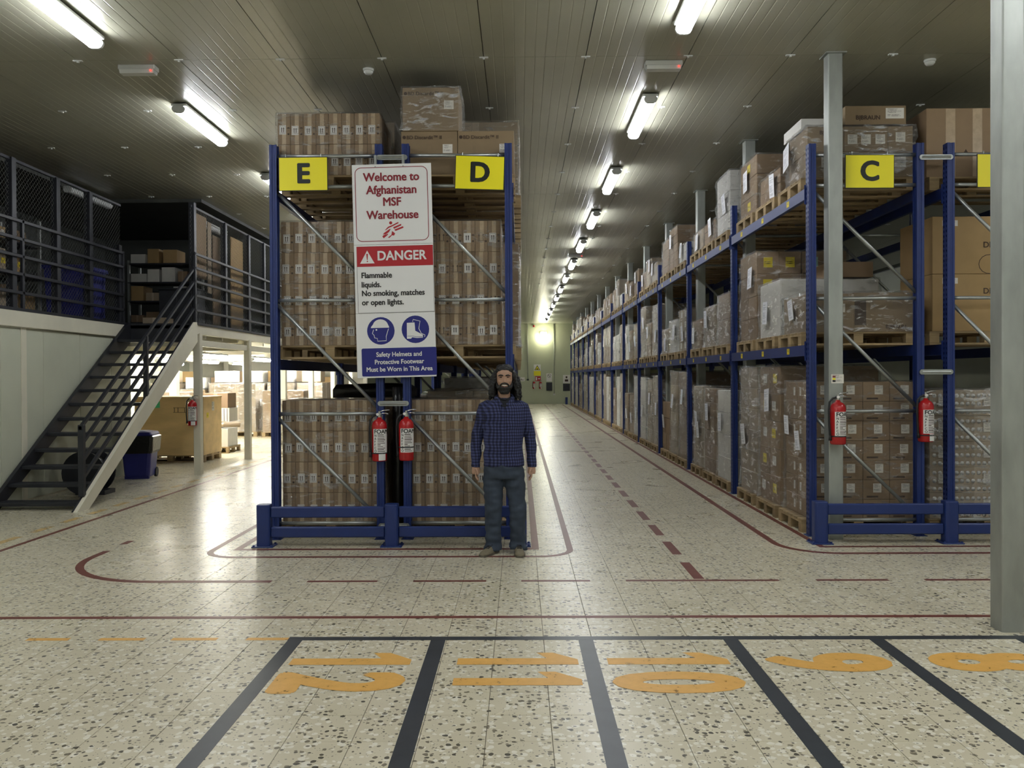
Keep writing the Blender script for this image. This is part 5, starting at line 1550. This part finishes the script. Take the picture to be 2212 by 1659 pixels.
extinguisher(1.25, YE - .09, .92, 'small dark-looking extinguisher on the far end wall, beside the hose box', 0.1)
for x, z0, lab in ((.48, 1.5, 'thin conduit running down the end wall to a dark switch'), (2.08, .6, 'thin conduit running down the end wall to a white socket')):
    t = thing('wall_conduit', lab, 'conduit', (x, YE, z0))
    put('pipe', MB().tube([(0, -.03, 0), (0, -.03, H - z0 - .02)], .018, 8).mesh('pipe', 'column', True), t)
    put('socket_box', MB().bbox(-.07, .07, -.06, 0, -.08, .02, .008).mesh('socket_box', 'dark_steel' if x < 1 else 'fixture'), t)
t = thing('wall_floodlight', 'blazing floodlight high on the far end wall', 'wall light', (1.45, YE, 4.1))
put('bracket', MB().box(-.03, .03, -.16, 0, .1, .16).mesh('bracket', 'fixture'), t)
put('housing', MB().bbox(-.2, .2, -.2, -.16, -.02, .26, .01).mesh('housing', 'fixture'), t)
put('lamp_glass', MB().bbox(-.19, .19, -.34, -.2, -.14, .25, .05).mesh('lamp_glass', mat('flood_lamp', (255, 255, 240), .4, emit=(255, 252, 222), estr=55)), t)
t = thing('alarm_sounder', 'small red alarm sounder at the top of the end wall', 'alarm', (.86, YE, 4.72))
put('base', MB().box(-.06, .06, -.03, 0, -.06, .06).mesh('base', 'sign_red'), t)
put('dome', MB().lathe([(.06, 0), (.055, .04), (.03, .07)], 12).mesh('dome', 'ext_red', True), t, (0, -.03, 0), (R(90), 0, 0))
put('end_post', MB().bbox(2.7, 2.84, 50.9, 51.04, 0, .42, .01).mesh('end_post', 'guard_blue'), None, label='short blue guard post at the far end of the C rack', cat='guard post')

# ------------------------------------------------------------------ the man
def remeshed(mb, voxel, smooth_it, m, name, fold=0.0, fscale=8.0):
    me = mb.mesh(name, m)
    o = bpy.data.objects.new(name, me); COL.objects.link(o)
    md = o.modifiers.new('r', 'REMESH'); md.mode = 'VOXEL'; md.voxel_size = voxel
    if smooth_it:
        ms = o.modifiers.new('s', 'SMOOTH'); ms.iterations = smooth_it; ms.factor = 0.5
    dg = bpy.context.evaluated_depsgraph_get(); dg.update()
    me2 = bpy.data.meshes.new_from_object(o.evaluated_get(dg), depsgraph=dg)
    bpy.data.objects.remove(o)
    me2.materials.clear(); me2.materials.append(M[m])
    if fold:
        me2.update()
        nn = [v.normal.copy() for v in me2.vertices]
        for v, n_ in zip(me2.vertices, nn):
            p = v.co
            v.co = p + n_ * fold * noise.noise(Vector((p.x * fscale, p.y * fscale, p.z * fscale * 1.5)))
    me2.polygons.foreach_set('use_smooth', [True] * len(me2.polygons))
    me2.name = name
    return me2
def ell(cx, cy, z, rx, ry, n=20, p=2.3):
    out = []
    for k in range(n):
        a = 2 * math.pi * k / n; c, s = math.cos(a), math.sin(a)
        out.append((cx + rx * math.copysign(abs(c) ** (2 / p), c), cy + ry * math.copysign(abs(s) ** (2 / p), s), z))
    return out
man = thing('person', 'man with long dark hair and beard in blue checked shirt and jeans', 'person', (-0.155, 8.02, 0))
# skeleton numbers (metres, facing -Y)
HX = 0.012
# --- body: one continuous skin surface
b = MB()
b.loft([ell(0, .0, z, rx, ry) for z, rx, ry in ((.76, .12, .085), (.84, .145, .09), (.95, .145, .095), (1.1, .155, .1), (1.25, .175, .105), (1.36, .175, .095), (1.42, .11, .075), (1.45, .07, .065))])
b.loft([ell(HX * (.5), .01 - .012 * (z - 1.42) * 6, z, r, r * 1.05) for z, r in ((1.38, .064), (1.43, .06), (1.48, .058), (1.54, .06))])   # neck
# head: rows from chin to crown
hd = [(1.508, .030, .03, -.055), (1.522, .05, .055, -.035), (1.545, .064, .078, -.018), (1.575, .071, .09, -.006), (1.61, .075, .096, 0), (1.65, .077, .1, .002), (1.69, .076, .1, .004), (1.715, .068, .09, .006), (1.735, .05, .068, .008), (1.745, .025, .035, .01)]
b.loft([ell(HX, cy - .012, z, rx, ry, 24, 2.1) for z, rx, ry, cy in hd])
fy = -.108
b.loft([[(HX + dx * w, y, z) for dx, y in ((-1, -.085), (-.45, yy + .008), (0, yy), (.45, yy + .008), (1, -.085))] for z, w, yy in ((1.655, .010, -.108), (1.635, .011, -.115), (1.615, .015, -.124), (1.602, .019, -.128), (1.594, .017, -.118))])  # nose
b.tube([(HX - .035, -.098, 1.662), (HX, -.105, 1.662), (HX + .035, -.098, 1.662)], [.009, .008, .009], 8)    # brow ridge
for s in (-1, 1):
    b.tube([(HX + s * .02, -.092, 1.612), (HX + s * .042, -.086, 1.606), (HX + s * .055, -.07, 1.61)], [.014, .017, .013], 8)   # cheek
    b.tube([(HX + s * .076, .0, 1.66), (HX + s * .083, .012, 1.645), (HX + s * .08, .005, 1.618)], [.01, .012, .008], 8)        # ear
    for z0, z1, ra, rb in ((.76, .43, .072, .05), (.43, .07, .052, .036)):                                                      # leg
        b.tube([(s * (.105 if s < 0 else .11) + (.0 if z0 > .5 else 0), 0, z0), (s * .108, .0, (z0 + z1) / 2), (s * .11, .01, z1)], [ra, (ra + rb) / 2 + .006, rb], 12)
    b.tube([(s * .112, .02, .06), (s * .118, -.04, .045), (s * .122, -.09, .03)], [.03, .026, .018], 10)
    # arm and hand
    sh = Vector((s * .165, .01, 1.36)); elb = Vector((s * .248, .03, 1.10)); wr = Vector((s * .262, -.01, .83))
    b.tube([sh, (sh + elb) / 2, elb, (elb + wr) / 2, wr], [.04, .042, .038, .034, .026], 12)
    palm_end = wr + Vector((s * -.004, -.015, -.085))
    b.tube([wr, wr + Vector((0, -.006, -.03)), wr + Vector((s * -.002, -.012, -.065)), palm_end], [(.024, .027), (.021, .036), (.019, .04), (.015, .037)], 12)
    # four fingers, curled a little; hand seen from its back with the thumb forward
    for q, (dy, ln) in enumerate(((-.030, .066), (-.010, .074), (.010, .068), (.029, .054))):
        base = palm_end + Vector((0, dy, .008))
        p1 = base + Vector((s * .002, -.004, -ln * .45)); p2 = p1 + Vector((s * -.012, -.004, -ln * .3)); p3 = p2 + Vector((s * -.016, -.002, -ln * .2))
        b.tube([base, p1, p2, p3], [.0095, .009, .0085, .007], 8)
    tb = wr + Vector((s * -.008, -.035, -.035))
    b.tube([tb, tb + Vector((s * -.01, -.022, -.025)), tb + Vector((s * -.016, -.028, -.055))], [.013, .011, .0085], 8)
put('body', remeshed(b, .0048, 3, 'skin', 'body'), man)
# --- shirt
s_ = MB()
s_.loft([ell(0, .0, z, rx, ry, 24, 2.4) for z, rx, ry in ((.815, .192, .128), (.9, .19, .128), (1.0, .182, .125), (1.1, .184, .128), (1.2, .196, .13), (1.3, .208, .128), (1.36, .2, .118), (1.405, .155, .1), (1.435, .1, .085), (1.452, .074, .078))])
for s in (-1, 1):
    sh = Vector((s * .172, .01, 1.36)); elb = Vector((s * .25, .032, 1.10)); wr = Vector((s * .264, -.008, .805))
    s_.tube([(s * .1, .008, 1.375), (s * .14, .008, 1.37), sh, sh.lerp(elb, .3), sh.lerp(elb, .7), elb, elb.lerp(wr, .45), wr.lerp(elb, .12), wr], [.05, .066, .072, .068, .06, .057, .051, .043, .044], 14)
put('shirt', remeshed(s_, .0075, 5, 'plaid', 'shirt', .011, 9), man, label='blue and black checked long-sleeved shirt')
# collar, placket, undershirt
for s in (-1, 1):
    mb = MB()
    pts = [(HX + s * .03, -.098, 1.395), (HX + s * .066, -.085, 1.425), (HX + s * .082, -.03, 1.462), (HX + s * .07, .04, 1.475), (HX + s * .0, .075, 1.478)]
    mb.tube(pts, [(.012, .02), (.012, .022), (.012, .022), (.012, .02), (.012, .02)], 8)
    mb.poly([(HX + s * .015, -.121, 1.398), (HX + s * .055, -.108, 1.372), (HX + s * .078, -.088, 1.43), (HX + s * .05, -.088, 1.45)])
    put('collar', mb.mesh('collar', 'plaid', True), man)
put('placket', MB().bbox(-.012, .016, -.136, -.122, .83, 1.37, .003).mesh('placket', 'plaid'), man)
put('undershirt', MB().poly([(HX - .045, -.098, 1.44), (HX, -.108, 1.425), (HX + .045, -.098, 1.44), (HX + .03, -.119, 1.39), (HX, -.128, 1.36), (HX - .03, -.119, 1.39)][::-1]).tube([(HX - .06, -.05, 1.455), (HX - .035, -.08, 1.443), (HX, -.092, 1.437), (HX + .035, -.08, 1.443), (HX + .06, -.05, 1.455)], .012, 6).mesh('undershirt', 'tee'), man)
# --- jeans
j = MB()
j.loft([ell(0, .0, z, rx, ry, 24, 2.5) for z, rx, ry in ((.70, .172, .115), (.76, .182, .12), (.84, .18, .12), (.9, .172, .115))])
j.tube([(-.09, 0, .78), (-.1, -.005, .6), (-.098, -.012, .43), (-.102, .005, .25), (-.1, .01, .10), (-.106, -.012, .045), (-.107, -.014, .028)], [(.092, .1), (.084, .094), (.072, .08), (.068, .076), (.064, .074), (.07, .088), (.07, .09)], 16)
j.tube([(.09, 0, .78), (.108, -.005, .6), (.128, -.012, .43), (.13, .005, .25), (.132, .01, .10), (.136, -.012, .045), (.136, -.014, .028)], [(.092, .1), (.084, .094), (.072, .08), (.068, .076), (.064, .074), (.07, .088), (.07, .09)], 16)
put('jeans', remeshed(j, .008, 4, 'denim', 'jeans', .014, 12), man, label='dark blue jeans')
# --- shoes
def shoe(x, y, a):
    t = MB()
    rows = ((.075, .028, .06), (.06, .037, .078), (.0, .04, .085), (-.07, .045, .072), (-.12, .05, .06), (-.165, .046, .05), (-.195, .03, .036), (-.205, .012, .02))
    t.loft([[(wx * math.cos(R(k * 30)), yy, max(.014, .016 + (zt - .016) * math.sin(R(k * 30)))) if k <= 6 else (wx * math.cos(R(k * 30)), yy, .014) for k in range(12)] for yy, wx, zt in rows])
    o = put('shoe', remeshed(t, .005, 3, 'suede', 'shoe'), man, (x, y, 0), (0, 0, R(a)), label='grey-brown suede shoe')
    so = MB(); so.prism([(.03, .078), (-.03, .078), (-.042, .0), (-.05, -.1), (-.046, -.165), (-.03, -.2), (0, -.21), (.03, -.2), (.046, -.165), (.05, -.1), (.042, 0)], 0, .018, 'z')
    put('sole', so.mesh('sole', 'sole'), o)
    lc = MB()
    for k in range(4): lc.tube([(-.022, -.03 - k * .022, .084 - k * .006), (.022, -.036 - k * .022, .084 - k * .006)], .004, 5)
    put('laces', lc.mesh('laces', 'tee'), o)
shoe(-.108, -.02, -28); shoe(.138, -.03, 4)
# --- face details
for s in (-1, 1):
    put('eye', MB().tube([(HX + s * .015, -.0985, 1.6435), (HX + s * .024, -.1015, 1.646), (HX + s * .034, -.0995, 1.647), (HX + s * .046, -.089, 1.6445)], [.0025, .0058, .0058, .002], 8).mesh('eye', 'eye', True), man)
    put('eyelid', MB().tube([(HX + s * .013, -.0985, 1.647), (HX + s * .024, -.1035, 1.6525), (HX + s * .036, -.1015, 1.6525), (HX + s * .049, -.0885, 1.6465)], [.002, .0036, .0036, .002], 6).mesh('eyelid', 'lip', True), man)
    put('eyebrow', MB().tube([(HX + s * .011, -.1135, 1.6595), (HX + s * .022, -.114, 1.664), (HX + s * .036, -.1115, 1.6665), (HX + s * .057, -.0935, 1.659)], [.0055, .0075, .007, .0035], 6).mesh('eyebrow', 'hair', True), man)
bd = MB()
bd.loft([ell(HX, cy - .014, z, rx + .006, ry + .008, 22, 2.1) for z, rx, ry, cy in ((1.49, .026, .028, -.058), (1.508, .044, .046, -.045), (1.53, .058, .066, -.026), (1.553, .066, .08, -.014))])
for s in (-1, 1):
    bd.tube([(HX + s * .07, -.03, 1.625), (HX + s * .07, -.052, 1.59), (HX + s * .062, -.075, 1.56), (HX + s * .045, -.095, 1.545)], [.008, .013, .018, .018], 8)
    bd.tube([(HX + s * .002, -.117, 1.591), (HX + s * .022, -.113, 1.588), (HX + s * .038, -.1, 1.572), (HX + s * .042, -.094, 1.55)], [.0075, .0085, .009, .012], 8)
bd.tube([(HX - .03, -.1, 1.545), (HX, -.108, 1.543), (HX + .03, -.1, 1.545)], [.014, .016, .014], 8)
put('beard', remeshed(bd, .004, 1, 'hair', 'beard', .004, 60), man, label='full dark beard and moustache')
put('teeth', MB().tube([(HX - .024, -.1065, 1.573), (HX - .012, -.1125, 1.570), (HX, -.1145, 1.569), (HX + .012, -.1125, 1.570), (HX + .024, -.1065, 1.573)], [(.004, .003), (.004, .0055), (.004, .006), (.004, .0055), (.004, .003)], 6).mesh('teeth', 'teeth', True), man)
put('lower_lip', MB().tube([(HX - .02, -.106, 1.563), (HX, -.114, 1.558), (HX + .02, -.106, 1.563)], [.003, .0055, .003], 6).mesh('lower_lip', 'lip', True), man)
# --- hair: a cap plus long wavy locks
hr = MB()
rh = random.Random(4)
hr.loft([ell(HX, .022 if z < 1.7 else .012, z, rx, ry, 22, 2.1) for z, rx, ry in ((1.60, .07, .078), (1.66, .085, .09), (1.70, .086, .094), (1.728, .079, .09), (1.748, .06, .072), (1.757, .03, .038))])
for k in range(9):    # hairline over the forehead
    a = R(-62 + k * 15.5)
    x = HX + .074 * math.sin(a); y = -.098 * math.cos(a) + .01
    hr.tube([(HX + .03 * math.sin(a), -.02, 1.755), (x * .8, y * .72, 1.742), (x * 1.02, y * .98, 1.718), (x * 1.12 + .006 * math.copysign(1, x), y * .9, 1.69)], [.018, .02, .015, .01], 7)
for k in range(84):
    a = R(rh.uniform(58, 302)) if k > 16 else R(rh.choice((62, 70, 78, 290, 298, 282)) + rh.uniform(-4, 4))
    sx_, cy_ = math.sin(a), -math.cos(a)
    r0 = .078
    L_ = rh.uniform(.20, .30)
    out = rh.uniform(.95, 1.55) if rh.random() < .75 else rh.uniform(1.5, 1.85)
    p = []
    n = 8
    for q in range(n + 1):
        t_ = q / n
        rad = r0 + (.028 * out) * math.sin(min(1, t_ * 1.35) * math.pi / 2) + .014 * out * t_
        w = .008 * math.sin(t_ * 13 + k)
        z_ = 1.735 - .05 * (1 - math.cos(min(1, t_ * 2.2) * math.pi / 2)) * .3 - L_ * t_
        f = min(1, .35 + t_ * 2.2)
        p.append((HX + sx_ * rad * f + w, cy_ * rad * f * 1.02 + .02 + w * .6, z_ + .02 * (1 - f)))
    hr.tube(p, [.012, .019, .021, .021, .02, .018, .016, .012, .006], 7)
put('hair', remeshed(hr, .006, 1, 'hair', 'hair', .006, 55), man, label='long wavy dark hair down to the shoulders')
